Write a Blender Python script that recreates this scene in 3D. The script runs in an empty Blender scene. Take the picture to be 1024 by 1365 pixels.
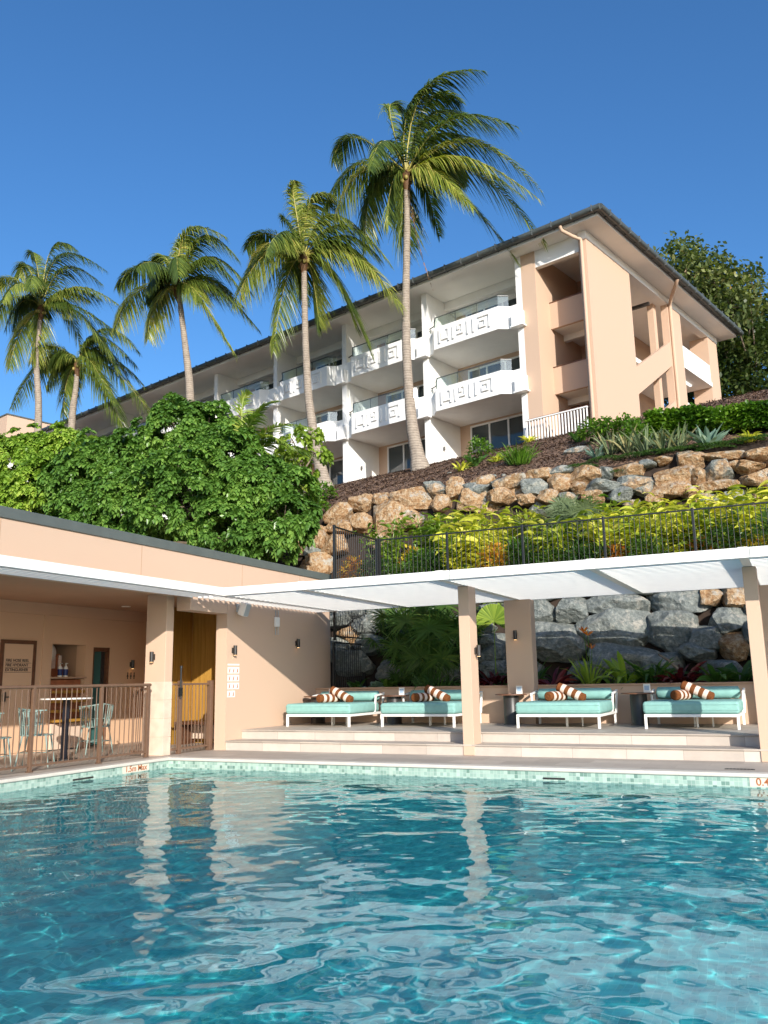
import bpy, math, random
import numpy as np
from mathutils import Vector, Matrix, Quaternion
random.seed(7)
RNG = np.random.default_rng(11)
PI = math.pi
SC = bpy.context.scene
COL = SC.collection

# ---------------------------------------------------------------- camera
F = 1121.5
CAM = np.array([0, 0, 1.2])
def cam_rows():
    pit, rol, a = math.radians(11.317), math.radians(-1.079), math.radians(-25.606)
    cp, sp = math.cos(pit), math.sin(pit)
    fwd = np.array([0, cp, sp]); up = np.array([0, -sp, cp]); r = np.array([1., 0, 0])
    c, s = math.cos(rol), math.sin(rol)
    M = np.array([[math.cos(a), -math.sin(a), 0], [math.sin(a), math.cos(a), 0], [0, 0, 1]])
    return np.array([c*r+s*up, -(-s*r+c*up), fwd]) @ M
R = cam_rows()
def ray(px, py): return R.T @ np.array([(px-512)/F, (py-682.5)/F, 1.0])
def at(px, py, Y):
    d = ray(px, py); return CAM + d*(Y/d[1])
def atz(px, py, z):
    d = ray(px, py); return CAM + d*((z-1.2)/d[2])
def atX(px, py, X):
    d = ray(px, py); return CAM + d*(X/d[0])
def proj(p):
    v = R @ (np.array(p, float)-CAM); return F*v[0]/v[2]+512, F*v[1]/v[2]+682.5
cd = bpy.data.cameras.new('camera'); co = bpy.data.objects.new('camera', cd); COL.objects.link(co)
co.matrix_world = Matrix.Translation(CAM.tolist()) @ Matrix([[R[0][i], -R[1][i], -R[2][i]] for i in range(3)]).to_4x4()
cd.sensor_fit = 'VERTICAL'; cd.sensor_height = 24; cd.lens = F/1365*24; cd.clip_start = .05; cd.clip_end = 5000
SC.camera = co

# ---------------------------------------------------------------- light
SUN = Vector((.82, -1.0, .44)).normalized()
w = bpy.data.worlds.new('World'); SC.world = w; w.use_nodes = True
nt = w.node_tree; bg = nt.nodes['Background']
sk = nt.nodes.new('ShaderNodeTexSky'); sk.sky_type = 'NISHITA'; sk.sun_disc = False
sk.sun_elevation = math.asin(SUN.z); sk.sun_rotation = math.atan2(SUN.x, SUN.y)
sk.altitude = 0; sk.air_density = 1.0; sk.dust_density = 1.1; sk.ozone_density = 5.0
hs = nt.nodes.new('ShaderNodeHueSaturation'); hs.inputs['Hue'].default_value = .501; hs.inputs['Saturation'].default_value = 1.12; hs.inputs['Value'].default_value = 1.0
nt.links.new(sk.outputs[0], hs.inputs['Color']); nt.links.new(hs.outputs[0], bg.inputs[0]); bg.inputs[1].default_value = .15
ld = bpy.data.lights.new('sun', 'SUN'); ld.energy = 4.4; ld.angle = math.radians(.5); ld.color = (1, .94, .86)
lo = bpy.data.objects.new('sun', ld); COL.objects.link(lo); lo.rotation_euler = SUN.to_track_quat('Z', 'Y').to_euler()
ld.cycles.is_caustics_light = True
SC.view_settings.view_transform = 'Standard'; SC.view_settings.look = 'None'
SC.view_settings.exposure = .46
SC.render.engine = 'CYCLES'
SC.cycles.use_denoising = True
SC.cycles.sample_clamp_indirect = 6
SC.cycles.max_bounces = 12; SC.cycles.diffuse_bounces = 7; SC.cycles.transparent_max_bounces = 12

# ---------------------------------------------------------------- materials
def newmat(name):
    m = bpy.data.materials.new(name); m.use_nodes = True
    return m, m.node_tree, m.node_tree.nodes['Principled BSDF']
def N(t, kind, **kw):
    n = t.nodes.new(kind)
    for k, v in kw.items():
        if k in n.inputs: n.inputs[k].default_value = v
        else: setattr(n, k, v)
    return n
def ramp(t, fac, stops):
    r = t.nodes.new('ShaderNodeValToRGB'); e = r.color_ramp.elements
    while len(e) < len(stops): e.new(.5)
    for x, (p, c) in zip(e, stops): x.position = p; x.color = (*c, 1)
    t.links.new(fac, r.inputs[0]); return r.outputs[0]
def objco(t): return N(t, 'ShaderNodeTexCoord').outputs['Object']
def bump(t, b, h, s, d=.01):
    n = N(t, 'ShaderNodeBump'); n.inputs['Strength'].default_value = s; n.inputs['Distance'].default_value = d
    t.links.new(h, n.inputs['Height']); t.links.new(n.outputs[0], b.inputs['Normal'])
def plain(name, c, rough=.5, var=.06, scale=3.0, bs=.15, bscale=60, metal=0, spec=.5):
    m, t, b = newmat(name)
    co_ = objco(t)
    n = N(t, 'ShaderNodeTexNoise', Scale=scale, Detail=6.0); t.links.new(co_, n.inputs['Vector'])
    lo_ = tuple(max(0, x*(1-var)) for x in c); hi = tuple(min(1, x*(1+var)) for x in c)
    t.links.new(ramp(t, n.outputs[0], [(.3, lo_), (.7, hi)]), b.inputs['Base Color'])
    b.inputs['Roughness'].default_value = rough; b.inputs['Metallic'].default_value = metal
    b.inputs['Specular IOR Level'].default_value = spec
    if bs:
        n2 = N(t, 'ShaderNodeTexNoise', Scale=bscale, Detail=3.0); t.links.new(co_, n2.inputs['Vector'])
        bump(t, b, n2.outputs[0], bs, .004)
    return m
def render_mat(name, c):
    m, t, b = newmat(name); co_ = objco(t)
    mp = N(t, 'ShaderNodeMapping'); mp.inputs['Scale'].default_value = (2.2, 2.2, .22); t.links.new(co_, mp.inputs[0])
    a = N(t, 'ShaderNodeTexNoise', Scale=1.6, Detail=8.0, Roughness=.6); t.links.new(mp.outputs[0], a.inputs['Vector'])
    e = N(t, 'ShaderNodeTexNoise', Scale=.7, Detail=8.0, Roughness=.7); t.links.new(co_, e.inputs['Vector'])
    ad = N(t, 'ShaderNodeMath', operation='ADD'); t.links.new(a.outputs[0], ad.inputs[0]); t.links.new(e.outputs[0], ad.inputs[1])
    t.links.new(ramp(t, ad.outputs[0], [(.35, tuple(x*.86 for x in c)), (.5, c), (.68, tuple(min(1, x*1.05) for x in c))]), b.inputs['Base Color'])
    n2 = N(t, 'ShaderNodeTexNoise', Scale=70.0, Detail=4.0); t.links.new(co_, n2.inputs['Vector']); bump(t, b, n2.outputs[0], .35, .004)
    b.inputs['Roughness'].default_value = .85; b.inputs['Specular IOR Level'].default_value = .2
    return m
PEACH = render_mat('peach_render', (.55, .39, .28))
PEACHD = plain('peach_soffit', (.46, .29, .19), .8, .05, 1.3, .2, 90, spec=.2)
PEACHB = render_mat('peach_masonry', (.64, .42, .27))
WHITE = plain('white_paint', (.84, .83, .80), .6, .03, 2, .15, 50, spec=.3)
SOFFIT = plain('soffit_paint', (.88, .86, .81), .7, .03, 1, .1, 50, spec=.2)
SLAT = plain('white_powdercoat', (.83, .81, .76), .4, .02, 4, 0, spec=.4)
CHARC = plain('charcoal_metal', (.10, .115, .105), .45, .1, 3, 0)
GUTTER = plain('gutter_metal', (.075, .085, .08), .4, .15, 6, 0)
BROWN = plain('bronze_powdercoat', (.145, .082, .05), .45, .08, 8, 0)
BLACK = plain('black_powdercoat', (.012, .013, .014), .4, .1, 8, 0)
DARK = plain('dark_fitting', (.03, .027, .025), .4, .1, 8, 0)
TEAL = plain('teal_fabric', (.24, .45, .405), .9, .07, 9, .5, 350, spec=.15)
TEALP = plain('teal_paint', (.22, .30, .27), .45, .05, 9, 0)
RUST = plain('rust_towelling', (.175, .062, .022), .95, .15, 40, .8, 300, spec=.1)
CREAM = plain('cream_towelling', (.74, .58, .49), .95, .08, 40, .8, 300, spec=.1)
TIMBERD = plain('dark_timber', (.14, .06, .03), .5, .3, 12, .2, 80)
RUSTW = plain('rust_clay', (.36, .12, .05), .75, .2, 8, .3, 60)
CLADL = plain('pale_stone_tile', (.68, .52, .40), .6, .12, 6, .3, 30)
GREYP = plain('grey_plastic', (.42, .46, .47), .5, .04, 6, 0)
ROOF = plain('roof_metal', (.10, .11, .11), .5, .1, 2, 0)
CONC = plain('soffit_concrete', (.55, .53, .49), .8, .06, 1, .2, 40)
INT = plain('room_interior', (.16, .15, .14), .8, .2, 1, 0)
SOILSHADE = plain('soil_gap_shade', (.035, .022, .015), .95, .4, 6, .8, 30)

def timber(name, c1, c2):
    m, t, b = newmat(name); c = objco(t)
    mp = N(t, 'ShaderNodeMapping'); mp.inputs['Scale'].default_value = (14, 14, .8); t.links.new(c, mp.inputs[0])
    n = N(t, 'ShaderNodeTexNoise', Scale=1.2, Detail=8.0, Roughness=.65); t.links.new(mp.outputs[0], n.inputs['Vector'])
    t.links.new(ramp(t, n.outputs[0], [(.3, c1), (.7, c2)]), b.inputs['Base Color'])
    b.inputs['Roughness'].default_value = .45; bump(t, b, n.outputs[0], .3, .004)
    return m
TIMBER = timber('golden_timber', (.30, .15, .02), (.50, .28, .06))

def tiles(name, sx, sy, base, var, grout, gw, rough, axes, off=.5, bs=.4):
    """stone/mosaic tiles: cell size sx, sy metres on the two named object axes"""
    m, t, b = newmat(name)
    c = objco(t); s = N(t, 'ShaderNodeSeparateXYZ'); t.links.new(c, s.inputs[0])
    def M(op, a, b_=None):
        n = N(t, 'ShaderNodeMath', operation=op)
        for i, v in enumerate((a, b_)):
            if v is None: continue
            if isinstance(v, (int, float)): n.inputs[i].default_value = v
            else: t.links.new(v, n.inputs[i])
        return n.outputs[0]
    u = M('DIVIDE', s.outputs[axes[0]], sx); v = M('DIVIDE', s.outputs[axes[1]], sy)
    fv = M('FLOOR', v)
    u = M('ADD', u, M('MULTIPLY', M('MODULO', fv, 2.0), off))
    fu = M('FLOOR', u)
    cb = N(t, 'ShaderNodeCombineXYZ'); t.links.new(fu, cb.inputs[0]); t.links.new(fv, cb.inputs[1])
    wn = N(t, 'ShaderNodeTexWhiteNoise', noise_dimensions='2D'); t.links.new(cb.outputs[0], wn.inputs['Vector'])
    col = ramp(t, wn.outputs['Value'], var)
    n = N(t, 'ShaderNodeTexNoise', Scale=5.0, Detail=6.0, Roughness=.6); t.links.new(c, n.inputs['Vector'])
    mx = N(t, 'ShaderNodeMix', data_type='RGBA', blend_type='MULTIPLY'); mx.inputs[0].default_value = .5
    t.links.new(col, mx.inputs[6]); t.links.new(ramp(t, n.outputs[0], [(.3, (.72, .72, .72)), (.7, (1, 1, 1))]), mx.inputs[7])
    du = M('ABSOLUTE', M('SUBTRACT', M('FRACT', u), .5)); dv = M('ABSOLUTE', M('SUBTRACT', M('FRACT', v), .5))
    g = M('MAXIMUM', M('GREATER_THAN', du, .5-gw/sx/2), M('GREATER_THAN', dv, .5-gw/sy/2))
    m2 = N(t, 'ShaderNodeMix', data_type='RGBA'); t.links.new(g, m2.inputs[0]); t.links.new(mx.outputs[2], m2.inputs[6]); m2.inputs[7].default_value = (*grout, 1)
    t.links.new(m2.outputs[2], b.inputs['Base Color']); b.inputs['Roughness'].default_value = rough
    bump(t, b, M('SUBTRACT', n.outputs[0], M('MULTIPLY', g, .8)), bs, .003)
    return m
ST = [(0, (.40, .34, .28)), (.5, (.47, .40, .33)), (1, (.53, .46, .38))]
DECKM = tiles('travertine_deck', .8, .4, None, ST, (.38, .32, .26), .008, .55, (0, 1))
STEPM = tiles('travertine_riser', .8, 5, None, [(0, (.50, .43, .36)), (.5, (.56, .49, .42)), (1, (.62, .55, .47))], (.36, .30, .25), .008, .55, (0, 1))
DECKL = tiles('travertine_deck_side', .4, .8, None, ST, (.38, .32, .26), .008, .55, (0, 1))
COPM = plain('coping_stone', (.62, .57, .49), .5, .06, 6, .3, 60)
MOS = [(0, (.16, .27, .22)), (.25, (.30, .43, .36)), (.7, (.40, .54, .45)), (1, (.50, .62, .53))]
MOSX = tiles('pool_mosaic_back', .05, .05, None, MOS, (.46, .54, .47), .004, .25, (0, 2), 0)
MOSY = tiles('pool_mosaic_side', .05, .05, None, MOS, (.46, .54, .47), .004, .25, (1, 2), 0)
POOLM = tiles('pool_floor_mosaic', .05, .05, None, [(0, (.03, .46, .50)), (.5, (.05, .57, .61)), (1, (.10, .68, .70))], (.15, .62, .64), .004, .4, (0, 1), 0, .1)

def leafmat(name, stops, rough=.42, trans=.3, tcol=(.35, .55, .06)):
    m, t, b = newmat(name)
    a = N(t, 'ShaderNodeAttribute', attribute_name='tint')
    c = ramp(t, a.outputs['Fac'], stops)
    t.links.new(c, b.inputs['Base Color']); b.inputs['Roughness'].default_value = rough
    b.inputs['Specular IOR Level'].default_value = .4
    tr = N(t, 'ShaderNodeBsdfTranslucent')
    mx = N(t, 'ShaderNodeMix', data_type='RGBA', blend_type='MULTIPLY'); mx.inputs[0].default_value = 1
    t.links.new(c, mx.inputs[6]); mx.inputs[7].default_value = (1.6, 1.7, .6, 1); t.links.new(mx.outputs[2], tr.inputs[0])
    ms = N(t, 'ShaderNodeMixShader'); ms.inputs[0].default_value = trans
    out = t.nodes['Material Output']
    t.links.new(b.outputs[0], ms.inputs[1]); t.links.new(tr.outputs[0], ms.inputs[2]); t.links.new(ms.outputs[0], out.inputs[0])
    return m
L_PALM = leafmat('palm_leaf', [(0, (.05, .085, .016)), (.4, (.135, .185, .033)), (.72, (.30, .335, .06)), (1, (.52, .45, .13))], .33)
L_YPALM = leafmat('young_palm_leaf', [(0, (.07, .14, .02)), (.6, (.20, .32, .05)), (1, (.38, .42, .08))], .35)
L_SHRUB = leafmat('round_leaf', [(0, (.055, .125, .022)), (.5, (.125, .25, .045)), (1, (.26, .40, .08))], .33)
L_SHRUBY = leafmat('lime_round_leaf', [(0, (.10, .19, .025)), (.5, (.22, .36, .045)), (1, (.40, .50, .08))], .35)
L_GING = leafmat('variegated_leaf', [(0, (.12, .20, .03)), (.3, (.30, .38, .04)), (.6, (.62, .60, .07)), (1, (.84, .76, .18))], .4)
L_GREEN = leafmat('green_leaf', [(0, (.025, .065, .014)), (.5, (.055, .13, .025)), (1, (.13, .22, .04))], .4)
L_LIME = leafmat('lime_leaf', [(0, (.10, .20, .02)), (1, (.35, .45, .06))], .4)
L_FAN = leafmat('fan_leaf', [(0, (.030, .075, .018)), (.6, (.075, .15, .035)), (1, (.20, .27, .06))], .4)
L_BLUE = leafmat('blue_green_leaf', [(0, (.10, .18, .14)), (.6, (.20, .31, .24)), (1, (.38, .47, .34))], .5, .15)
L_GREY = leafmat('grey_green_leaf', [(0, (.08, .12, .06)), (.6, (.18, .23, .11)), (1, (.42, .36, .16))], .5, .15)
L_RED = leafmat('wine_leaf', [(0, (.05, .008, .012)), (.7, (.14, .015, .02)), (1, (.26, .05, .03))], .35, .15)
L_CROT = leafmat('croton_leaf', [(0, (.10, .16, .02)), (.35, (.35, .10, .015)), (.6, (.50, .22, .03)), (1, (.62, .50, .06))], .35)
L_HEDGE = leafmat('hedge_leaf', [(0, (.03, .09, .01)), (.5, (.09, .20, .015)), (1, (.22, .36, .04))], .35)
L_TREE = leafmat('tree_leaf', [(0, (.022, .045, .012)), (.5, (.055, .09, .022)), (1, (.15, .17, .05))], .45)
L_TREEG = leafmat('grey_tree_leaf', [(0, (.05, .075, .025)), (.45, (.14, .18, .06)), (.8, (.28, .30, .11)), (1, (.40, .24, .11))], .45)
L_TREEY = leafmat('feathery_leaf', [(0, (.08, .14, .02)), (1, (.26, .32, .06))], .5)
L_DRY = leafmat('dry_frond', [(0, (.14, .07, .03)), (1, (.35, .20, .09))], .7, .1)
L_ORANGE = leafmat('orange_bract', [(0, (.60, .10, .01)), (1, (.85, .30, .02))], .4, .2)

def barkmat(name, c1, c2, ring):
    m, t, b = newmat(name); c = objco(t)
    wv = N(t, 'ShaderNodeTexWave', wave_type='BANDS', bands_direction='Z', wave_profile='SAW', Scale=ring, Distortion=1.2, Detail=2.0)
    wv.inputs['Detail Scale'].default_value = 2.0; t.links.new(c, wv.inputs['Vector'])
    n = N(t, 'ShaderNodeTexNoise', Scale=5.0, Detail=8.0, Roughness=.7); t.links.new(c, n.inputs['Vector'])
    ad = N(t, 'ShaderNodeMath', operation='MULTIPLY_ADD'); t.links.new(wv.outputs['Fac'], ad.inputs[0]); ad.inputs[1].default_value = .35
    t.links.new(n.outputs[0], ad.inputs[2])
    t.links.new(ramp(t, ad.outputs[0], [(.35, c1), (.85, c2)]), b.inputs['Base Color'])
    b.inputs['Roughness'].default_value = .9; b.inputs['Specular IOR Level'].default_value = .2
    bump(t, b, ad.outputs[0], .8, .04)
    return m
BARK = barkmat('palm_bark', (.15, .12, .095), (.40, .335, .265), 2.6)
WOOD = barkmat('tree_bark', (.09, .065, .045), (.24, .19, .14), .8)

def rockmat(name):
    m, t, b = newmat(name); c = objco(t)
    hue = N(t, 'ShaderNodeAttribute', attribute_name='tint')
    n = N(t, 'ShaderNodeTexNoise', Scale=1.1, Detail=8.0, Roughness=.65); t.links.new(c, n.inputs['Vector'])
    f = N(t, 'ShaderNodeTexNoise', Scale=9.0, Detail=10.0, Roughness=.75); t.links.new(c, f.inputs['Vector'])
    # patch mask between grey stone and iron stained stone
    ad = N(t, 'ShaderNodeMath', operation='ADD'); t.links.new(hue.outputs['Fac'], ad.inputs[0]); t.links.new(n.outputs[0], ad.inputs[1])
    mask = ramp(t, ad.outputs[0], [(.92, (0, 0, 0)), (1.18, (1, 1, 1))])
    grey = ramp(t, f.outputs[0], [(.3, (.11, .125, .115)), (.5, (.22, .24, .22)), (.66, (.40, .41, .36))])
    tan = ramp(t, f.outputs[0], [(.3, (.15, .075, .035)), (.46, (.38, .215, .10)), (.56, (.52, .37, .22)), (.7, (.60, .52, .40))])
    mx = N(t, 'ShaderNodeMix', data_type='RGBA'); t.links.new(mask, mx.inputs[0]); t.links.new(grey, mx.inputs[6]); t.links.new(tan, mx.inputs[7])
    p = N(t, 'ShaderNodeTexNoise', Scale=2.7, Detail=9.0, Roughness=.7); t.links.new(c, p.inputs['Vector'])
    pm = ramp(t, p.outputs[0], [(.56, (0, 0, 0)), (.64, (1, 1, 1))])
    m2 = N(t, 'ShaderNodeMix', data_type='RGBA'); t.links.new(pm, m2.inputs[0]); t.links.new(mx.outputs[2], m2.inputs[6]); m2.inputs[7].default_value = (.50, .47, .40, 1)
    t.links.new(m2.outputs[2], b.inputs['Base Color']); b.inputs['Roughness'].default_value = .85; b.inputs['Specular IOR Level'].default_value = .25
    ad2 = N(t, 'ShaderNodeMath', operation='MULTIPLY_ADD'); t.links.new(n.outputs[0], ad2.inputs[0]); ad2.inputs[1].default_value = 2.0; t.links.new(f.outputs[0], ad2.inputs[2])
    bump(t, b, ad2.outputs[0], 1.0, .09)
    return m
ROCK = rockmat('boulder_stone')

def mulchmat():
    m, t, b = newmat('bark_mulch'); c = objco(t)
    mp = N(t, 'ShaderNodeMapping'); mp.inputs['Scale'].default_value = (1, 1, 1); t.links.new(c, mp.inputs[0])
    v = N(t, 'ShaderNodeTexVoronoi', Scale=16.0); t.links.new(mp.outputs[0], v.inputs['Vector'])
    s = N(t, 'ShaderNodeSeparateColor'); t.links.new(v.outputs['Color'], s.inputs[0])
    n = N(t, 'ShaderNodeTexNoise', Scale=.9, Detail=6.0); t.links.new(c, n.inputs['Vector'])
    ad = N(t, 'ShaderNodeMath', operation='MULTIPLY_ADD'); t.links.new(n.outputs[0], ad.inputs[0]); ad.inputs[1].default_value = .6; t.links.new(s.outputs[0], ad.inputs[2])
    t.links.new(ramp(t, ad.outputs[0], [(.3, (.045, .022, .013)), (.8, (.13, .07, .042)), (1.0, (.22, .135, .085)), ]), b.inputs['Base Color'])
    b.inputs['Roughness'].default_value = .95; bump(t, b, v.outputs['Distance'], 1.0, .05)
    return m
MULCH = mulchmat()

def glassmat(name, c, alpha, rough=.02):
    m, t, b = newmat(name)
    gl = N(t, 'ShaderNodeBsdfGlossy'); gl.inputs['Roughness'].default_value = rough
    tr = N(t, 'ShaderNodeBsdfTransparent'); tr.inputs[0].default_value = (*c, 1)
    df = N(t, 'ShaderNodeBsdfDiffuse'); df.inputs[0].default_value = (*c, 1)
    m1 = N(t, 'ShaderNodeMixShader'); m1.inputs[0].default_value = alpha; t.links.new(tr.outputs[0], m1.inputs[1]); t.links.new(df.outputs[0], m1.inputs[2])
    m2 = N(t, 'ShaderNodeMixShader'); m2.inputs[0].default_value = .09; t.links.new(m1.outputs[0], m2.inputs[1]); t.links.new(gl.outputs[0], m2.inputs[2])
    t.links.new(m2.outputs[0], t.nodes['Material Output'].inputs[0]); return m
GLASS = glassmat('balustrade_glass', (.90, .97, .95), .02)
DGLASS, _t, _b = newmat('tinted_door_glass'); _b.inputs['Base Color'].default_value = (.035, .05, .055, 1); _b.inputs['Roughness'].default_value = .03; _b.inputs['Specular IOR Level'].default_value = .9
TGLASS, _t, _b = newmat('teal_door_glass'); _b.inputs['Base Color'].default_value = (.05, .14, .13, 1); _b.inputs['Roughness'].default_value = .08
def lampmat(name, c, e):
    m, t, b = newmat(name); b.inputs['Emission Color'].default_value = (*c, 1); b.inputs['Emission Strength'].default_value = e; return m
WARM = lampmat('warm_lamp', (1, .55, .2), 3.0)
TUBE = lampmat('tube_lamp', (1, 1, .95), 1.2)
def flat(name, c, rough=.5):
    m, t, b = newmat(name); b.inputs['Base Color'].default_value = (*c, 1); b.inputs['Roughness'].default_value = rough; return m
INK = flat('dark_lettering', (.03, .02, .018)); INKR = flat('rust_lettering', (.42, .13, .04)); SIGNW = flat('sign_white', (.78, .76, .70))
INKB = flat('blue_print', (.05, .12, .30)); NAVY = flat('navy_label', (.02, .04, .16)); TILEW = flat('cream_marker_tile', (.72, .62, .50), .3)

# ---------------------------------------------------------------- mesh helpers
class MB:
    def __init__(s): s.v = []; s.f = []; s.mi = []; s.sm = []
    def add(s, v, f, mi=0, sm=False):
        o = len(s.v); s.v += [tuple(map(float, p)) for p in v]
        for q in f: s.f.append(tuple(i+o for i in q)); s.mi.append(mi); s.sm.append(sm)
        return s
    def box(s, x0, x1, y0, y1, z0, z1, mi=0):
        v = [(x, y, z) for x in (x0, x1) for y in (y0, y1) for z in (z0, z1)]
        return s.add(v, [(0, 1, 3, 2), (4, 6, 7, 5), (0, 4, 5, 1), (2, 3, 7, 6), (0, 2, 6, 4), (1, 5, 7, 3)], mi)
    def obox(s, c, ax, ay, az, mi=0):
        c, ax, ay, az = (np.array(q, float) for q in (c, ax, ay, az))
        v = [c+i*ax+j*ay+k*az for i in (-1, 1) for j in (-1, 1) for k in (-1, 1)]
        return s.add(v, [(0, 1, 3, 2), (4, 6, 7, 5), (0, 4, 5, 1), (2, 3, 7, 6), (0, 2, 6, 4), (1, 5, 7, 3)], mi)
    def bar(s, a, b, w, h=None, mi=0, up=(0, 0, 1)):
        a, b = np.array(a, float), np.array(b, float); d = (b-a); L = np.linalg.norm(d); d /= L
        u = np.array(up, float)
        if abs(d@u) > .98: u = np.array([0, 1., 0])
        x = np.cross(d, u); x /= np.linalg.norm(x); y = np.cross(x, d); h = h or w
        return s.obox((a+b)/2, d*L/2, x*w/2, y*h/2, mi)
    def tube(s, pts, r, n=8, mi=0, cap=True, sm=True):
        pts = [np.array(p, float) for p in pts]; rs = r if hasattr(r, '__len__') else [r]*len(pts)
        ring = []; u = None
        for i, p in enumerate(pts):
            d = pts[min(i+1, len(pts)-1)]-pts[max(i-1, 0)]; d /= np.linalg.norm(d)
            if u is None:
                u = np.cross(d, (0, 0, 1) if abs(d[2]) < .9 else (0, 1, 0))
            u = u-d*(u@d); u /= np.linalg.norm(u); w_ = np.cross(d, u)
            ring.append([p+rs[i]*(math.cos(t)*u+math.sin(t)*w_) for t in np.linspace(0, 2*PI, n, endpoint=False)])
        v = [q for g in ring for q in g]; f = []
        for i in range(len(pts)-1):
            for j in range(n):
                k = (j+1) % n; f.append((i*n+j, i*n+k, (i+1)*n+k, (i+1)*n+j))
        s.add(v, f, mi, sm)
        if cap:
            s.add(ring[0], [tuple(range(n))][::-1], mi); s.add(ring[-1], [tuple(range(n))], mi)
        return s
    def prism(s, poly, z0, z1, mi=0):
        n = len(poly); v = [(*p, z0) for p in poly]+[(*p, z1) for p in poly]
        return s.add(v, [tuple(range(n))[::-1], tuple(range(n, 2*n))]+[(i, (i+1) % n, (i+1) % n+n, i+n) for i in range(n)], mi)
    def profile(s, poly, axis, a0, a1, mi=0):
        """extrude a 2-D polygon (given in the two axes other than axis) along axis"""
        n = len(poly)
        def P(p, a): return (a, p[0], p[1]) if axis == 0 else (p[0], a, p[1])
        v = [P(p, a0) for p in poly]+[P(p, a1) for p in poly]
        return s.add(v, [tuple(range(n))[::-1], tuple(range(n, 2*n))]+[(i, (i+1) % n, (i+1) % n+n, i+n) for i in range(n)], mi)
    def cyl(s, c, r, z0, z1, n=20, mi=0, r2=None):
        return s.tube([(c[0], c[1], z0), (c[0], c[1], z1)], [r, r if r2 is None else r2], n, mi)
    def build(s, name, mats, parent=None, bevel=0, loc=None):
        me = bpy.data.meshes.new(name); v = s.v
        if loc is not None: v = [(a-loc[0], b-loc[1], c-loc[2]) for a, b, c in v]
        me.from_pydata(v, [], s.f)
        for m in (mats if isinstance(mats, (list, tuple)) else [mats]): me.materials.append(m)
        me.polygons.foreach_set('material_index', s.mi); me.polygons.foreach_set('use_smooth', s.sm)
        me.update()
        o = bpy.data.objects.new(name, me); COL.objects.link(o)
        if parent is not None: o.parent = parent
        if loc is not None: o.location = loc
        if bevel:
            b = o.modifiers.new('bevel', 'BEVEL'); b.width = bevel; b.segments = 2; b.limit_method = 'ANGLE'; b.harden_normals = False
        return o
def tag(o, label=None, cat=None, group=None, kind=None):
    if label: o['label'] = label
    if cat: o['category'] = cat
    if group: o['group'] = group
    if kind: o['kind'] = kind
    return o
def struct(o, label=None, cat=None):
    o['kind'] = 'structure'; o['category'] = cat or o.name.split('.')[0].replace('_', ' ')
    if label: o['label'] = label
    return o
def empty(name, loc=(0, 0, 0), rz=0):
    o = bpy.data.objects.new(name, None); o.location = tuple(map(float, loc)); o.rotation_euler = (0, 0, rz); o.empty_display_size = .2
    COL.objects.link(o); return o
def kids(o): return [c for c in bpy.data.objects if c.parent == o]
def copy_tree(o, parent=None):
    c = o.copy(); COL.objects.link(c); c.parent = parent
    for ch in kids(o): copy_tree(ch, c)
    return c
def npmesh(name, V, Fq, mat, tint=None, parent=None, smooth=False, mi=None, loc=None):
    """numpy quads -> mesh with a per-vertex float attribute 'tint'"""
    me = bpy.data.meshes.new(name); V = np.asarray(V, np.float32)
    if loc is not None: V = V-np.array(loc, np.float32)
    k = Fq.shape[1]
    me.vertices.add(len(V)); me.vertices.foreach_set('co', V.ravel())
    me.loops.add(Fq.size); me.loops.foreach_set('vertex_index', Fq.ravel().astype(np.int32))
    me.polygons.add(len(Fq)); me.polygons.foreach_set('loop_start', np.arange(0, Fq.size, k, dtype=np.int32))
    me.polygons.foreach_set('loop_total', np.full(len(Fq), k, np.int32))
    for m in (mat if isinstance(mat, (list, tuple)) else [mat]): me.materials.append(m)
    if mi is not None: me.polygons.foreach_set('material_index', mi.astype(np.int32))
    me.polygons.foreach_set('use_smooth', np.full(len(Fq), smooth))
    if tint is not None:
        at_ = me.attributes.new('tint', 'FLOAT', 'POINT'); at_.data.foreach_set('value', np.asarray(tint, np.float32))
    me.update(calc_edges=True); me.validate()
    o = bpy.data.objects.new(name, me); COL.objects.link(o)
    if parent is not None: o.parent = parent
    if loc is not None: o.location = loc
    return o
def nrm(a): return a/np.maximum(np.linalg.norm(a, axis=-1, keepdims=True), 1e-9)

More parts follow.
